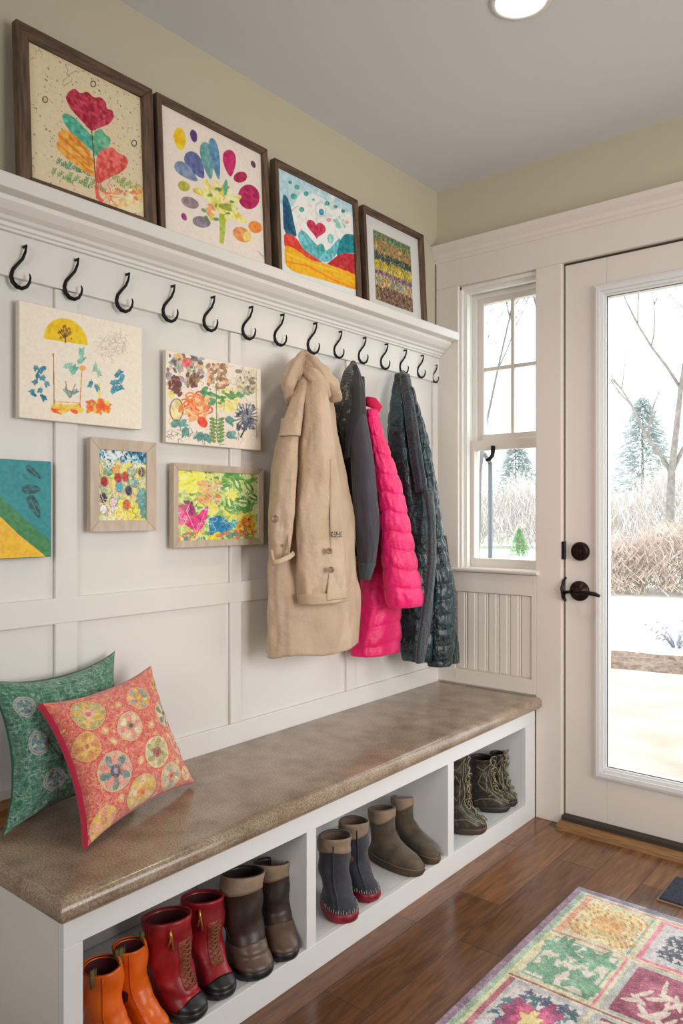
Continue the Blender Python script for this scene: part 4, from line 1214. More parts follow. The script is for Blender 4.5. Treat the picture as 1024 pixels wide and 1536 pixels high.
mb.tube([zp(80, 960, .195), zp(88, 1000, .20), zp(100, 1030, .205)], .004, 6).tube([zp(158, 870, .195), zp(160, 980, .205)], .003, 6)
mb.build('cuff_strap', khaki_lt, tr, smooth=True)
for X, Y, x, r in ((97, 820, .214, .011), (342, 965, .262, .0095), (350, 1050, .266, .0095), (130, 942, .21, .005)):
    p = zp(X, Y, x)
    MB().disc(p, (.75, -.62, .05), r, .004, seg=18, prof=[(r, 0), (r, .003), (r * .8, .004), (r * .7, .0025), (r * .15, .0025)]).build('button', horn, tr, smooth=True)
mb = MB()
p = [zp(355, 878, .258), zp(398, 878, .262), zp(400, 902, .262), zp(357, 902, .258)]
mb.add([q for q in p] + [(q[0] - .004, q[1] + .001, q[2]) for q in p], [(0, 1, 2, 3), (4, 5, 6, 7), (0, 1, 5, 4), (1, 2, 6, 5), (2, 3, 7, 6), (3, 0, 4, 7)])
mb.build('small_label', mat('dark_woven_label', (52, 46, 66), .7, c2=(190, 170, 150), scale=260, contrast=(.48, .56)), plk, label='small dark woven label')

hd = thing('hooded_jacket', 'charcoal jacket with a dark furry hood between the trench and the pink coat', 'jacket', zp(500, 1000, .1), 'coats hanging on the hooks')
char = cloth('charcoal_fleece', (60, 58, 68), (50, 48, 58), .85, .3, .35, 250)
char2 = cloth('black_fleece', (30, 28, 34), (22, 20, 26), .85, .3, .35, 250)
fur = mat('patterned_dark_fur', (26, 24, 24), .9, c2=(110, 104, 96), scale=55, bump=.9, bscale=140, bdist=.01, contrast=(.54, .62), sheen=.4)
rib = cloth('ribbed_grey_green_cuff', (62, 76, 78), (40, 50, 52), .9, .2, .9, 30, bdist=.006, stretch=(8, 8, .5))
gpart('jacket_body', [(180, 425, 500, .07, .03), (300, 400, 508, .075, .045), (500, 400, 520, .08, .05), (800, 410, 540, .085, .055), (985, 430, 548, .09, .055)], char2, hd, folds(.006, 22), N=80, Ms=60)
gpart('hood', [(112, 443, 460, .06, .012), (150, 408, 478, .085, .03), (230, 385, 500, .10, .042), (310, 362, 506, .105, .045), (400, 375, 470, .11, .035), (480, 395, 440, .11, .025), (545, 408, 425, .11, .015)], fur, hd, folds(.008, 24, (3, 7, 11)), N=70, Ms=60)
gpart('hood_lapel', [(130, 448, 470, .10, .012), (230, 432, 502, .13, .02), (330, 425, 508, .14, .026), (420, 418, 500, .14, .024), (540, 415, 450, .13, .012)], char2, hd, folds(.004, 26), N=50, Ms=40)
gpart('sleeve', [(330, 440, 505, .135, .025), (400, 432, 518, .15, .038), (500, 436, 534, .16, .042), (650, 445, 552, .165, .044), (800, 455, 562, .17, .044), (930, 468, 561, .172, .042), (1030, 478, 548, .172, .034)], char, hd, folds(.006, 28, (2, 3, 5)), N=90, Ms=60)
gpart('ribbed_cuff', [(1022, 474, 552, .173, .034), (1060, 478, 540, .173, .032), (1092, 482, 528, .173, .03)], rib, hd, folds(.003, 29, (6, 9)), N=20, Ms=60)

pk = thing('puffer_coat', 'hot pink quilted puffer coat hanging beside the charcoal jacket', 'coat', zp(570, 1400, .1), 'coats hanging on the hooks')
pink = mat('hot_pink_nylon', (240, 10, 112), .45, c2=(224, 4, 98), scale=8, bump=.45, bscale=55, bdist=.008, sheen=.15)
pinkd = mat('deep_pink_knit', (206, 8, 76), .8, bump=.4, bscale=130, bdist=.004)
gpart('coat_body', [(330, 505, 560, .07, .035), (500, 510, 590, .075, .05), (800, 500, 640, .08, .06), (1050, 484, 660, .085, .065), (1200, 470, 662, .085, .068), (1400, 440, 660, .085, .068), (1422, 446, 652, .085, .064)], pink, pk, quilt(.0075, .068, 2, folds(.006, 31)), N=200, Ms=90)
gpart('sleeve', [(330, 506, 556, .15, .025), (400, 512, 574, .165, .036), (500, 524, 608, .175, .042), (650, 545, 660, .185, .046), (780, 560, 690, .19, .048), (920, 572, 716, .195, .05), (1050, 585, 742, .20, .052), (1185, 598, 768, .205, .054), (1212, 606, 762, .205, .05)], pink, pk, quilt(.0075, .063, 5, folds(.004, 33)), N=220, Ms=80)
mb = MB().tube([zp(500, 300, .10), zp(512, 288, .13), zp(540, 296, .16), zp(566, 318, .165), zp(556, 345, .16)], [.012, .017, .019, .014, .006], 14, .6)
mb.build('collar', pinkd, pk, smooth=True)

tl = thing('quilted_coat', 'dark teal quilted coat hanging rightmost, nearest the window', 'coat', zp(780, 1470, .1), 'coats hanging on the hooks')
teal = mat('teal_quilted_satin', (22, 60, 66), .34, c2=(5, 24, 30), scale=14, bump=1.0, bscale=44, bdist=.02, sheen=.0, detail=8, coat=.35)
teald = mat('dark_teal_velvet', (14, 40, 50), .6, c2=(8, 22, 28), scale=30, bump=.9, bscale=90, bdist=.01, sheen=.4)
tealf = mat('teal_shaggy_trim', (30, 78, 76), .7, c2=(12, 34, 38), scale=60, bump=1.0, bscale=130, bdist=.014, sheen=.5)
gpart('coat_body', [(168, 645, 702, .055, .02), (220, 628, 712, .075, .035), (320, 614, 735, .09, .05), (440, 605, 760, .10, .058), (620, 620, 790, .11, .065), (800, 640, 815, .12, .07), (1000, 655, 835, .125, .075), (1200, 664, 850, .13, .078), (1380, 668, 850, .13, .078), (1450, 675, 840, .13, .07)], teal, tl, quilt(.0055, .058, 8, folds(.010, 41, (3, 5, 8))), N=220, Ms=96)
gpart('sleeve', [(230, 690, 722, .12, .018), (330, 715, 752, .15, .028), (440, 735, 787, .165, .036), (600, 752, 816, .175, .042), (720, 765, 837, .18, .045), (880, 780, 858, .185, .046), (1040, 790, 888, .19, .05), (1160, 790, 905, .195, .052), (1300, 782, 912, .195, .054), (1440, 780, 905, .195, .052), (1478, 790, 895, .195, .045)], teal, tl, quilt(.006, .055, 9, folds(.006, 43)), N=220, Ms=80)
gpart('side_panel', [(900, 850, 870, .12, .03), (1040, 850, 892, .125, .04), (1160, 860, 916, .13, .045), (1300, 870, 920, .13, .045), (1470, 880, 924, .13, .04)], tealf, tl, folds(.012, 44, (5, 9, 13)), N=100, Ms=60)
gpart('front_lapel', [(170, 660, 706, .085, .014), (260, 672, 722, .125, .022), (400, 690, 744, .16, .026), (560, 710, 768, .178, .028), (700, 735, 790, .19, .026)], teald, tl, folds(.006, 45, (3, 5)), N=80, Ms=40)
gpart('front_band', [(690, 770, 812, .226, .010), (820, 786, 824, .238, .011), (1000, 786, 826, .246, .012), (1150, 772, 814, .250, .012), (1300, 750, 798, .252, .012), (1400, 734, 785, .252, .012), (1468, 730, 768, .250, .012)], teald, tl, folds(.003, 46, (3, 5)), N=100, Ms=30)
mb = MB()
q = Vector((.030, 0, 0))
mb.tube([zp(672, 150, .05), zp(660, 160, .05), zp(664, 178, .055), zp(690, 178, .055), zp(688, 160, .05), zp(676, 150, .05)], .0022, 6)
mb.build('hanging_loop', teald, tl, smooth=True)


# ------------------------------------------------------------------ cushions
def inv_bilin(c4, X, Y):
    u, v = .5, .5
    for _ in range(20):
        a, b, c, d = [np.array(q, float) for q in c4]      # TL, TR, BR, BL
        p = a * (1 - u) * (1 - v) + b * u * (1 - v) + c * u * v + d * (1 - u) * v - np.array([X, Y])
        du = (b - a) * (1 - v) + (c - d) * v; dv = (d - a) * (1 - u) + (c - b) * u
        s = np.linalg.solve(np.stack([du, dv], 1), -p); u += s[0]; v += s[1]
    return (u, v)


def cushion(label, corners, puff, pinch, cv, backm, edge_m, edge_w, name='throw_cushion', gain=1.1, wob=.004, back=None):
    TL, TR, BR, BL = [np.array(c, float) for c in corners]
    n = cv.H
    u = np.linspace(0, 1, cv.W)[None, :, None]; v = np.linspace(0, 1, cv.H)[:, None, None]
    up = np.abs(2 * u - 1); vp = np.abs(2 * v - 1)
    # pull the sides in between the corners
    uu = .5 + (u - .5) * (1 - pinch * (1 - vp ** 2.2) * 2 * up ** 2); vv = .5 + (v - .5) * (1 - pinch * .8 * (1 - up ** 2.2) * 2 * vp ** 2)
    P = TL * (1 - uu) * (1 - vv) + TR * uu * (1 - vv) + BR * uu * vv + BL * (1 - uu) * vv
    nrm = np.cross(TR - TL, BL - TL); nrm /= np.linalg.norm(nrm)
    if nrm[0] < 0: nrm = -nrm
    hgt = ((1 - up ** 2.6) * (1 - vp ** 2.6)) ** .5
    wr = (smooth_noise(cv.H, cv.W, 9, cv.rng)[..., None] - .5) * wob * 2 * hgt + (smooth_noise(cv.H, cv.W, 24, cv.rng)[..., None] - .5) * wob * .6
    front = P + nrm * (edge_w / 2 + puff * hgt + wr)
    rear = P - nrm * (edge_w / 2 + (back if back is not None else puff * .5) * hgt)
    base = (BL + BR) / 2
    t = thing(name, label, 'cushion', tuple(base), 'throw cushions on the bench')
    grid('front_panel', front, M['pat_cloth'], t, cv.linear(gain))
    st = max(1, cv.W // 40)
    grid('back_panel', rear[::st, ::st] if (cv.H - 1) % st == 0 and (cv.W - 1) % st == 0 else rear, backm, t)
    ed = np.concatenate([np.stack([front[0], rear[0]]), ], 0)
    fl = np.concatenate([front[0], front[1:, -1], front[-1][::-1][1:], front[:, 0][::-1][1:]]); rl = np.concatenate([rear[0], rear[1:, -1], rear[-1][::-1][1:], rear[:, 0][::-1][1:]])
    mid = (fl + rl) / 2; cen = (TL + TR + BR + BL) / 4
    out = mid - cen; out /= np.linalg.norm(out, axis=1)[:, None]
    grid('gusset', np.stack([fl, mid + out * .004, rl]), edge_m, t)
    return t


# green cushion behind
cv = Canvas(1, 1, (66, 122, 96), None, 41, res=300, grain=.10)
rg = cv.rng
for k in range(30):
    y = k / 30 + .01
    cv.line([(x, y + .008 * math.sin(x * 17 + k)) for x in np.linspace(0, 1, 22)], (150, 196, 172), .005, .45, raw=True)
for k in range(34):
    x = k / 34
    cv.line([(x + .006 * math.sin(y * 14 + k), y) for y in np.linspace(0, 1, 16)], (140, 190, 166), .004, .35, raw=True)
cv.scrib(0, 0, 1, 1, 900, (184, 210, 194), .004, .008, raw=True, alpha=.7)
cv.dabs(0, 0, 1, 1, 320, .012, [(34, 92, 70), (90, 150, 120), (40, 110, 84)], raw=True)
for x, y in ((.14, .22), (.18, .48), (.28, .75), (.55, .5), (.8, .7)):
    for r in (.075, .06): cv.ring(x, y, r, r, (196, 188, 196), .010, raw=True)
    for a in range(0, 360, 40): cv.ell(x + .035 * math.cos(math.radians(a)), y + .035 * math.sin(math.radians(a)), .02, .010, a, [(170, 150, 190), (196, 206, 200), (110, 150, 170)][(a // 40) % 3], .2, .8, raw=True)
gback = cloth('dark_green_cloth', (40, 96, 72), (30, 76, 58), .85)
cv.a = cv.a * .86 + np.array((120, 140, 124)) * .14 + (cv.rng.random(cv.a.shape[:2])[..., None] - .5) * 34
cushion('green and white patterned cushion leaning on the wall behind the coral one',
        [(.060, -1.895, .775), (.035, -1.555, .785), (.105, -1.530, .462), (.135, -1.893, .460)], .058, .12, cv, gback, gback, .006, gain=1.0, wob=.008, back=.012)

# coral cushion
C4 = [(130, 260), (530, 138), (690, 552), (290, 795)]
cv = Canvas(1, 1, (210, 100, 90), None, 42, res=340, grain=.08)
cv.scrib(0, 0, 1, 1, 420, (240, 150, 120), .007, .016, raw=True, alpha=.7)
cv.scrib(0, 0, 1, 1, 420, (206, 60, 70), .006, .014, raw=True, alpha=.6)
cv.dabs(0, 0, 1, 1, 260, .012, [(232, 190, 110), (206, 170, 90), (190, 70, 90), (240, 130, 90)], raw=True)


def medal(X, Y, r, petal, inner, heart, n=9, sq=1.0):
    u, v = inv_bilin(C4, X, Y)
    cv.ell(u, v, r * 1.12, r * 1.12 * sq, 0, (206, 70, 70), .1, .9, raw=True)
    cv.ell(u, v, r, r * sq, 0, petal[1], .15, 1, raw=True)
    for k in range(n):
        a = 360 * k / n
        cv.ell(u + r * .58 * math.cos(math.radians(a)), v + r * .58 * sq * math.sin(math.radians(a)), r * .36, r * .22, a, petal[0] if k % 2 else petal[2], .2, 1, raw=True)
    cv.ell(u, v, r * .34, r * .34 * sq, 0, inner, .2, 1, raw=True); cv.ell(u, v, r * .16, r * .16, 0, heart, .2, 1, raw=True)
    cv.ring(u, v, r * 1.02, r * 1.02 * sq, (222, 206, 150), .007, raw=True, alpha=.7)


cr, gn, bl, ye, pkk = (232, 214, 176), (150, 166, 104), (96, 136, 140), (226, 190, 90), (226, 150, 140)
medal(245, 332, .125, (ye, gn, (190, 184, 110)), (236, 190, 180), (222, 110, 110))
medal(388, 392, .105, (cr, (206, 190, 150), pkk), (190, 160, 120), (84, 76, 84), 8)
medal(430, 275, .105, (ye, (214, 160, 110), (120, 160, 160)), (226, 150, 70), (232, 190, 90))
medal(540, 330, .105, (cr, (190, 186, 130), bl), (196, 196, 170), (70, 86, 104), 10)
medal(600, 430, .095, (pkk, (210, 190, 130), (190, 90, 120)), (226, 200, 130), (150, 50, 90))
medal(490, 487, .115, (gn, cr, (190, 196, 150)), (150, 90, 90), (130, 40, 60), 11)
medal(332, 560, .135, (bl, (196, 190, 160), pkk), (60, 72, 96), (150, 150, 170), 10)
medal(445, 640, .125, (cr, (200, 190, 110), ye), (236, 150, 60), (226, 110, 50), 9)
medal(562, 572, .110, (cr, (196, 190, 140), (150, 176, 160)), (206, 150, 120), (176, 60, 60), 8)
medal(238, 462, .100, (ye, (214, 160, 80), (200, 130, 70)), (226, 190, 110), (206, 90, 70), 8)
medal(320, 735, .095, (ye, (214, 180, 90), pkk), (196, 170, 90), (226, 90, 90), 8)
medal(640, 540, .06, (cr, (214, 200, 150), pkk), (226, 190, 120), (206, 90, 80), 6)
medal(530, 215, .07, (ye, (196, 150, 80), (190, 90, 80)), (150, 160, 90), (206, 60, 60), 7)
cv.scrib(0, 0, 1, 1, 700, (232, 176, 130), .004, .009, raw=True, alpha=.6)
cv.scrib(0, 0, 1, 1, 350, (196, 84, 88), .004, .009, raw=True, alpha=.5)
for X, Y in ((325, 450), (365, 660), (425, 520), (470, 385), (550, 415), (300, 405), (350, 300), (590, 505), (520, 655)):
    u, v = inv_bilin(C4, X, Y); cv.ell(u, v, .028, .03, 0, (222, 184, 120), .2, raw=True); cv.ell(u, v, .012, .012, 0, (236, 216, 170), .1, raw=True)
cv.scrib(0, 0, 1, 1, 900, (228, 132, 110), .003, .008, raw=True, alpha=.6)
cv.scrib(0, 0, 1, 1, 500, (236, 206, 170), .003, .008, raw=True, alpha=.6)
cv.a = cv.a * .88 + np.array((190, 140, 120)) * .12 + (cv.rng.random(cv.a.shape[:2])[..., None] - .5) * 40
cushion('coral and pink medallion-patterned cushion leaning in front of the green one',
        [(.158, -1.822, .722), (.092, -1.495, .742), (.193, -1.440, .460), (.318, -1.815, .460)], .048, .08, cv, M['magenta'], M['magenta'], .020, gain=1.12, wob=.005, back=.008)


# ------------------------------------------------------------------ rug and mat
def rugmap(X, Y):
    p = at_z(640 + X * .375, 1300 + Y * .375, .01)
    return ((p[0] - RX0) / (RX1 - RX0), (RY1 - p[1]) / (RY1 - RY0))


RX0, RX1, RY0, RY1 = .776, 1.66, -1.95, -.44
cv = Canvas(RX1 - RX0, RY1 - RY0, (206, 198, 176), rugmap, 51, res=420, grain=.05)
Wm, Hm = RX1 - RX0, RY1 - RY0


def rr(x0, y0, x1, y1, c, tex=.12):
    """rectangle on the rug in metres, x from its left edge, y from its far edge"""
    cv.poly([(x0 / Wm, y0 / Hm), (x1 / Wm, y0 / Hm), (x1 / Wm, y1 / Hm), (x0 / Wm, y1 / Hm)], c, tex, raw=True)


def blot(x, y, r, c, n=7):
    for k in range(n):
        a = k * 6.28 / n + cv.rng.random()
        cv.ell((x + r * .75 * math.cos(a)) / Wm, (y + r * .75 * math.sin(a)) / Hm, r * .55 / Wm, r * .4 / Hm, math.degrees(a), c, .3, raw=True)
    cv.ell(x / Wm, y / Hm, r * .75 / Wm, r * .75 / Hm, 0, c, .3, raw=True)


PUR, SAGE, CRM, LAV = (124, 92, 120), (150, 176, 156), (216, 208, 176), (186, 184, 190)
rr(0, 0, Wm, Hm, CRM); rr(0, 0, .024, Hm, PUR, .3); rr(0, 0, Wm, .030, (112, 106, 130), .3); rr(.024, .030, .042, Hm, SAGE, .2); rr(.024, .030, Wm, .040, (190, 200, 176), .2)
rr(.042, .3, .052, Hm, (214, 210, 150))
xs = [.045, .255, .47, .68]; ys = [.045, .285, .535, .79, 1.04, 1.28]
sty = {}
for i in range(4):
    for j in range(6):
        x0, y0 = xs[i] + .006, ys[j] + .008; x1 = (xs[i + 1] if i < 3 else Wm - .02) - .006; y1 = (ys[j + 1] if j < 5 else Hm - .02) - .010
        k = (i * 2 + j) % 5
        if (i, j) == (0, 0): k = 0
        elif (i, j) == (0, 1): k = 1
        elif (i, j) == (0, 2): k = 2
        elif (i, j) == (1, 0): k = 3
        elif (i, j) == (1, 1): k = 4
        if k == 0:
            rr(x0, y0, x1, y1, (214, 206, 178)); rr(x0, y0, x0 + .016, y1, (226, 150, 110)); rr(x1 - .012, y0, x1 - .004, y1, (120, 176, 140)); rr(x0 + .03, y0 + .0, x1, y0 + .007, (190, 206, 160))
            cxm, cym = (x0 + x1) / 2 + .004, (y0 + y1) / 2
            rr(x0 + .022, y0 + .02, x1 - .022, y1 - .012, (226, 206, 150), .3)
            for r_ in (.095, .08, .06, .042, .022):
                for a in np.arange(0, 6.28, .018 / r_):
                    qx = cxm + r_ * .95 * spow(math.cos(a), .6); qy = cym + r_ * spow(math.sin(a), .6)
                    cv.ell(qx / Wm, qy / Hm, .006 / Wm, .005 / Hm, 30, [(214, 140, 44), (226, 164, 70), (196, 120, 50)][int(a * 9) % 3], .2, .95, raw=True)
            cv.ell(cxm / Wm, cym / Hm, .045 / Wm, .042 / Hm, 0, (226, 160, 84), .35, .8, raw=True)
        elif k == 1:
            rr(x0, y0, x1, y1, (216, 208, 172)); rr(x0 + .014, y0 + .012, x1 - .014, y1 - .012, (110, 160, 130)); rr(x0 + .019, y0 + .017, x1 - .019, y1 - .017, (222, 208, 196))
            for dx, dy in ((.25, .25), (.72, .22), (.3, .72), (.75, .72)):
                blot(x0 + dx * (x1 - x0), y0 + dy * (y1 - y0), .038, (82, 146, 112))
            for _ in range(60):
                a = cv.rng.random(2); blot(x0 + .03 + a[0] * (x1 - x0 - .06), y0 + .03 + a[1] * (y1 - y0 - .06), .007, (100, 156, 124), 3)
            rr(x1 - .004, y0, x1 + .004, y1, (222, 120, 140))
        elif k == 2:
            rr(x0, y0, x1, y1, (186, 186, 190)); rr(x0 + .002, y0, x0 + .018, y1, (176, 76, 96), .25); rr(x0 + .03, y0 + .018, x1 - .01, y1 - .01, (216, 208, 212))
            for _ in range(110):
                a = cv.rng.random(2); blot(x0 + .035 + a[0] * (x1 - x0 - .05), y0 + .025 + a[1] * (y1 - y0 - .04), .011, [(36, 88, 100), (60, 70, 110)][int(a[0] * 7) % 2], 3)
            cxm, cym = (x0 + x1) / 2 + .01, (y0 + y1) / 2
            blot(cxm, cym, .055, (150, 30, 90)); blot(cxm, cym, .035, (206, 60, 110)); blot(cxm, cym, .022, (236, 206, 120))
        elif k == 3:
            rr(x0, y0, x1, y1, (222, 120, 146), .25); rr(x0 + .012, y0 + .012, x1 - .012, y1 - .012, (196, 192, 196)); rr(x0 + .032, y0 + .028, x1 - .03, y1 - .03, (206, 208, 214))
            for _ in range(130):
                a = cv.rng.random(2); blot(x0 + .04 + a[0] * (x1 - x0 - .08), y0 + .036 + a[1] * (y1 - y0 - .075), .008, (64, 76, 98), 3)
        else:
            rr(x0, y0, x1, y1, (176, 184, 184)); rr(x0 + .02, y0 + .012, x1 - .004, y1 - .01, (150, 50, 84), .35)
            for k2 in range(18):
                a = cv.rng.random(2); cv.ell((x0 + .03 + a[0] * (x1 - x0 - .05)) / Wm, (y0 + .025 + a[1] * (y1 - y0 - .05)) / Hm, .022 / Wm, .009 / Hm, cv.rng.random() * 180, (224, 206, 196), .1, raw=True)
    for j in range(6):
        rr(xs[i] + .0, ys[j] - .004, (xs[i + 1] if i < 3 else Wm) + .0, ys[j] + .003, [(222, 130, 120), (214, 150, 130), (160, 84, 84), (190, 150, 120)][j % 4], .4)
cv.a = cv.a * .78 + np.array((214, 204, 192)) * .22 + (cv.rng.random(cv.a.shape[:2])[..., None] - .5) * 46 + (smooth_noise(cv.H, cv.W, 150, cv.rng)[..., None] - .5) * 40
Xg = np.linspace(RX0, RX1, cv.W)[None, :].repeat(cv.H, 0); Yg = np.linspace(RY1, RY0, cv.H)[:, None].repeat(cv.W, 1)
Zg = .009 + .0016 * smooth_noise(cv.H, cv.W, 40, cv.rng) + .0012 * cv.rng.random((cv.H, cv.W))
ex = np.minimum(np.minimum(Xg - RX0, RX1 - Xg), np.minimum(Yg - RY0, RY1 - Yg)); Zg = np.where(ex < .006, .003 + ex, Zg)
rug = thing('patchwork_rug', 'pastel patchwork rug with purple border lying on the wood floor', 'rug', ((RX0 + RX1) / 2, (RY0 + RY1) / 2, 0))
grid('rug_pile', np.stack([Xg, Yg, Zg], -1), M['pat_cloth'], rug, cv.linear(1.12))
MB().box(RX0 + .001, RX1 - .001, RY0 + .001, RY1 - .001, .0005, .004).build('rug_backing', M['canvas_edge'], rug)

dm = thing('door_mat', 'small dark navy mat lying by the door at the right edge', 'mat', (1.3, -.27, 0))
navyrug = mat('navy_mat_pile', (38, 40, 54), .95, c2=(56, 60, 74), scale=90, bump=.9, bscale=200, bdist=.006)
MB().box(.988, 1.62, -.36, -.19, .001, .010).build('mat_pile', navyrug, dm, bevel=.003)
MB().box(.984, 1.624, -.364, -.186, .0005, .0045).build('mat_edge', mat('mat_binding', (150, 122, 90), .8), dm)

# ------------------------------------------------------------------ outdoors
E1 = (-.304, .953); E2 = (.953, .304)


def ex_(s, q, z=0.0):
    return (CAM[0] + E1[0] * s + E2[0] * q, CAM[1] + E1[1] * s + E2[1] * q, z)


GZ = -.15
lawn = mat('wet_snowy_lawn', (222, 224, 214), .9, c2=(180, 196, 160), scale=.35, bump=.3, bscale=8, bdist=.02, contrast=(.5, .7))
g = MB(); g.box(-90, 70, .15, 130, GZ - .2, GZ); g.build('ground', lawn, kind='structure', label='pale lawn with patches of melting snow outside')
rnd = random.Random(5)


def blob_patch(name, s0, s1, q0, q1, h, m, label, seed, kind='stuff', ed=.12, bumpy=.02):
    rg = np.random.default_rng(seed); n1, n2 = 40, 90
    nz1 = smooth_noise(n1, n2, 14, rg); nz2 = smooth_noise(n1, n2, 30, rg)
    Pn = np.zeros((n1, n2, 3))
    for i in range(n1):
        for j in range(n2):
            a, b = i / (n1 - 1), j / (n2 - 1)
            e = min(a, 1 - a, b, 1 - b); z = h * min(1, e / .12) ** .6 + bumpy * (nz2[i, j] - .4) * min(1, e / .1)
            s = s0 + (s1 - s0) * a + ed * (nz1[0, j] - .5) * (1 - a) * 2 + ed * (nz1[-1, j] - .5) * a * 2
            Pn[i, j] = ex_(s, q0 + (q1 - q0) * b, GZ + max(.0, z) - (.01 if e <= 0 else 0))
    return grid(name, Pn, m, None, loc=tuple(Pn[n1 // 2, n2 // 2]), label=label, cat=name.replace('_', ' '), kind=kind)


pav = mat('pale_tan_paving', (182, 172, 160), .9, c2=(164, 152, 138), scale=3, bump=.2, bscale=20, bdist=.01)  # pale tan is the paving's own colour
p_ = MB(); p_.prism([ex_(2.2, -.8)[:2], ex_(6.55, -1.6)[:2], ex_(6.5, 7)[:2], ex_(2.2, 7)[:2]], 'z', GZ, GZ + .012)
pp = MB().prism([(-1.6, .16), (-1.75, 3.55), (.2, 4.35), (6, 6.3), (8, .16)], 'z', GZ, GZ + .012)
pp.build('driveway', pav, kind='structure', label='pale tan driveway outside the door')
mulch = mat('brown_mulch', (164, 140, 122), .95, c2=(120, 100, 86), scale=22, bump=1, bscale=40, bdist=.05)
snow = mat('snow', (244, 246, 250), .8, bump=.2, bscale=3, bdist=.05)
blob_patch('mulch_bed', 6.55, 7.28, -1.2, 6, .05, mulch, 'strip of brown mulch between the driveway and the snow', 3, bumpy=.06)
blob_patch('snow_patch', 7.3, 12.0, -1.1, 9, .07, snow, 'broad white snow patch in front of the reddish hedge', 4, ed=.1)


def blades(n, fn, m, name, label, cat, kind='stuff', loc=None, w0=.012):
    mb = MB()
    for _ in range(n):
        base, tip, w = fn()
        b, t_ = Vector(base), Vector(tip); d = (t_ - b).normalized(); s = d.orthogonal().normalized(); s2 = d.cross(s)
        mb.add([b + s * w, b - s * w * .5 + s2 * w * .8, b - s * w * .5 - s2 * w * .8, t_], [(0, 1, 3), (1, 2, 3), (2, 0, 3)])
    o = mb.build(name, m, None, loc=loc or fn()[0])
    return tag(o, label, cat, None, kind)


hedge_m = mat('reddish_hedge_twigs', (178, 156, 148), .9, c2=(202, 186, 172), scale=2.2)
brush_m = mat('haze_paled_brush', (192, 182, 176), .9, c2=(208, 200, 196), scale=1.2)  # distance haze is put into this pale brush colour


def hfn():
    q = rnd.uniform(-.95, 7); s = 13.4 + rnd.uniform(-.9, 1.0); top = .92 + .12 * math.sin(q * 1.7) + .08 * math.sin(q * 4.1)
    z = GZ + rnd.random() ** .8 * (top - GZ - .18); L = rnd.uniform(.12, .34)
    a = rnd.uniform(-.9, .9); b = rnd.uniform(-.6, .6)
    p0 = ex_(s, q, z); p1 = ex_(s + L * b, q + L * a, z + L * rnd.uniform(.3, 1))
    return p0, p1, rnd.uniform(.006, .014)


blades(22000, hfn, hedge_m, 'hedge', 'dense reddish-brown twiggy hedge behind the snow', 'hedge')


def bfn(q0, q1, s0, s1, h0, h1):
    def f():
        q = rnd.uniform(q0, q1); s = rnd.uniform(s0, s1); top = h0 + (h1 - h0) * (.5 + .5 * math.sin(q * .6 + math.sin(q * 1.9)))
        z = GZ + rnd.random() ** .8 * top; L = rnd.uniform(.5, 1.3)
        return ex_(s, q, z), ex_(s + rnd.uniform(-.4, .4), q + L * rnd.uniform(-.5, .5), z + L * rnd.uniform(.4, 1)), rnd.uniform(.012, .03)
    return f


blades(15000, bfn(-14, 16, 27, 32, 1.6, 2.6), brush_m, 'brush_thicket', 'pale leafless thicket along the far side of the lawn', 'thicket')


def bare_tree(name, label, base, H, r0, m, seed, levels=4, lean_=0.0, spread=.6, group='bare trees outside'):
    rn = random.Random(seed)
    root = thing(name, label, 'tree', base, group)
    tk = MB(); br = MB()

    def limb(p, d, L, r, lv, mb):
        pts = [p]; rs = [r]; q = Vector(p); dd = Vector(d).normalized()
        n = 6
        for k in range(n):
            dd = (dd + Vector((rn.uniform(-1, 1), rn.uniform(-1, 1), rn.uniform(-.3, .6))) * .13).normalized()
            q = q + dd * L / n; pts.append(q.copy()); rs.append(max(.004, r * (1 - .75 * (k + 1) / n)))
        mb.tube(pts, rs, 6 if lv > 1 else 4)
        if lv <= 0: return
        for k in range(5 if lv > 2 else 4):
            i = rn.randint(2, n); a = rn.uniform(0, 6.28)
            side = Vector((math.cos(a), math.sin(a), rn.uniform(.3, .9)))
            limb(pts[i], (dd * .5 + side * spread), L * rn.uniform(.4, .62), max(rs[i] * .7, .005), lv - 1, br)
    limb(base, (lean_, 0, 1), H, r0, levels, tk)
    tk.build('trunk', m, root, smooth=True); br.build('branches', m, root, smooth=True)
    return root


bark = mat('grey_bark', (120, 112, 108), .9, c2=(146, 138, 132), scale=8)
twig = mat('grey_twigs', (112, 108, 110), .9)
bare_tree('bare_tree', 'tall leafless tree seen through the door glass', ex_(25, .72, GZ), 7.6, .14, bark, 9, 4, spread=.45)
bare_tree('bare_tree', 'leafless tree whose branches cross the upper window panes', ex_(14.5, -1.1, GZ), 7.2, .045, twig, 4, 5, spread=.9)
bare_tree('bare_tree', 'leafless tree far left behind the window panes', ex_(16.5, -3.4, GZ), 6.6, .045, twig, 15, 5, spread=.9)

needle = mat('haze_paled_evergreen', (158, 168, 164), .9, c2=(184, 190, 188), scale=2)  # needles paled to carry the haze in their colour


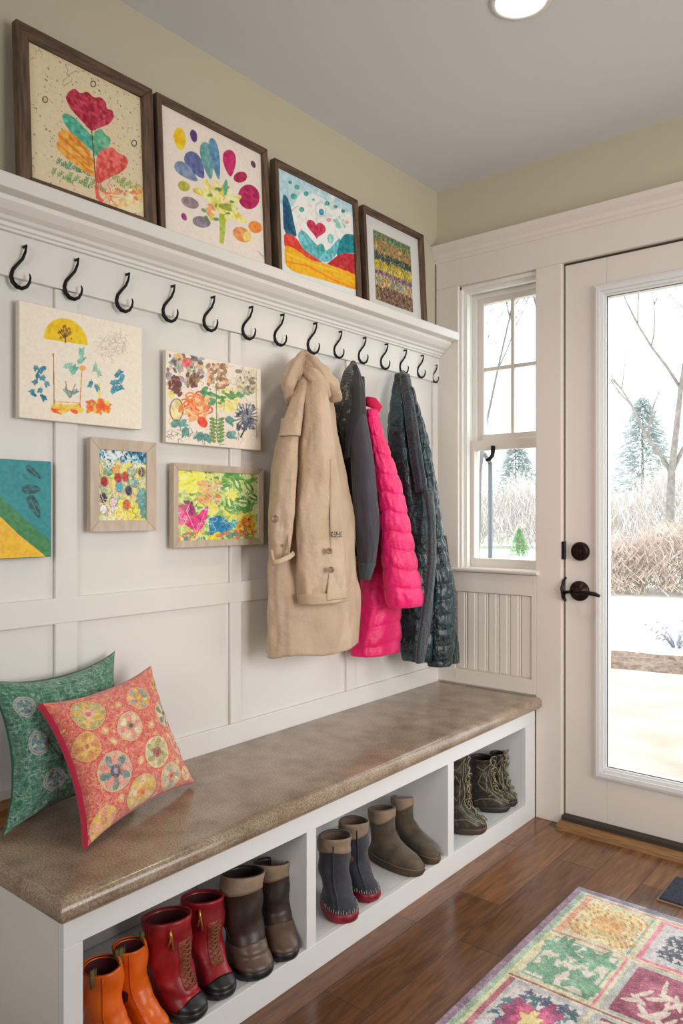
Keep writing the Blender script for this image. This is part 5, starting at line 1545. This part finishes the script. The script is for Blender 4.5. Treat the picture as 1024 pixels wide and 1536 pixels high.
def evergreen(label, base, H, R, seed, m, n=2600, group='evergreens outside', w=.02):
    rn = random.Random(seed)
    root = thing('evergreen_tree', label, 'tree', base, group)
    MB().tube([base, (base[0], base[1], base[2] + H * .97)], [R * .05, .004], 7).build('trunk', bark, root)
    mb = MB(); B = Vector(base)
    for _ in range(n):
        h = rn.random() ** .8; lay = round(h * 13) / 13
        a = rn.uniform(0, 6.28); rad = R * (1 - h) ** .7 * (.35 + .65 * abs(math.sin(lay * 40 + round(a * 1.3) * 2.1))) * rn.random() ** .5; p = B + Vector((rad * math.cos(a), rad * math.sin(a), H * (.06 + .94 * h) - rad * .25))
        L = R * rn.uniform(.12, .3) * (1 - .5 * h)
        t_ = p + Vector((math.cos(a), math.sin(a), rn.uniform(-.6, .3))) * L
        ww = w * rn.uniform(.6, 1.4); d = (t_ - p).normalized(); s = d.orthogonal().normalized(); s2 = d.cross(s)
        mb.add([p + s * ww, p - s * ww * .5 + s2 * ww * .8, p - s * ww * .5 - s2 * ww * .8, t_], [(0, 1, 3), (1, 2, 3), (2, 0, 3)])
    mb.build('foliage', m, root)


evergreen('tall haze-paled evergreen left of the bare tree behind the hedge', ex_(35.5, -.1, GZ), 6.3, 2.6, 3, needle, 2600, w=.035)
evergreen('haze-paled evergreen seen faintly through the lower window pane', ex_(36, -5.6, GZ), 5.0, 1.9, 6, needle, 2600, w=.035)
evergreen('small bright green conifer on the lawn outside the window', ex_(23.5, -3.55, GZ), .85, .36, 8, mat('fresh_green_needles', (112, 150, 100), .9, c2=(146, 180, 126), scale=9), 1500, w=.012)
# downspout outside the window
dn = MB().tube([(.018, .42, GZ), (.018, .42, 1.36)], .011, 10).tube([(.018, .42, 1.36), (.018, .36, 1.40)], .010, 10)
dn.build('downspout_pipe', mat('grey_metal_pipe', (120, 126, 132), .5, metal=.3), smooth=True, loc=(.018, .42, GZ), label='slim grey metal downspout outside the lower window pane', cat='pole')
dp = bpy.data.objects['downspout_pipe']
# small shrub at the mulch edge
shrub = thing('bare_shrub', 'small bare blue-grey shrub at the right edge of the snow', 'shrub', ex_(7.7, .27, GZ))
mb = MB(); rn = random.Random(3); B = Vector(ex_(7.7, .27, GZ))
for _ in range(34):
    a = rn.uniform(0, 6.28); t_ = B + Vector((math.cos(a) * rn.uniform(.08, .3), math.sin(a) * rn.uniform(.08, .3), rn.uniform(.06, .26)))
    mb.tube([B, (B + t_) / 2 + Vector((0, 0, .05)), t_], [.006, .004, .002], 4)
    mb.disc(t_, (math.cos(a), .2, .6), .018, .003, seg=6)
mb.build('twigs', mat('blue_grey_twigs', (140, 136, 146), .9), shrub)
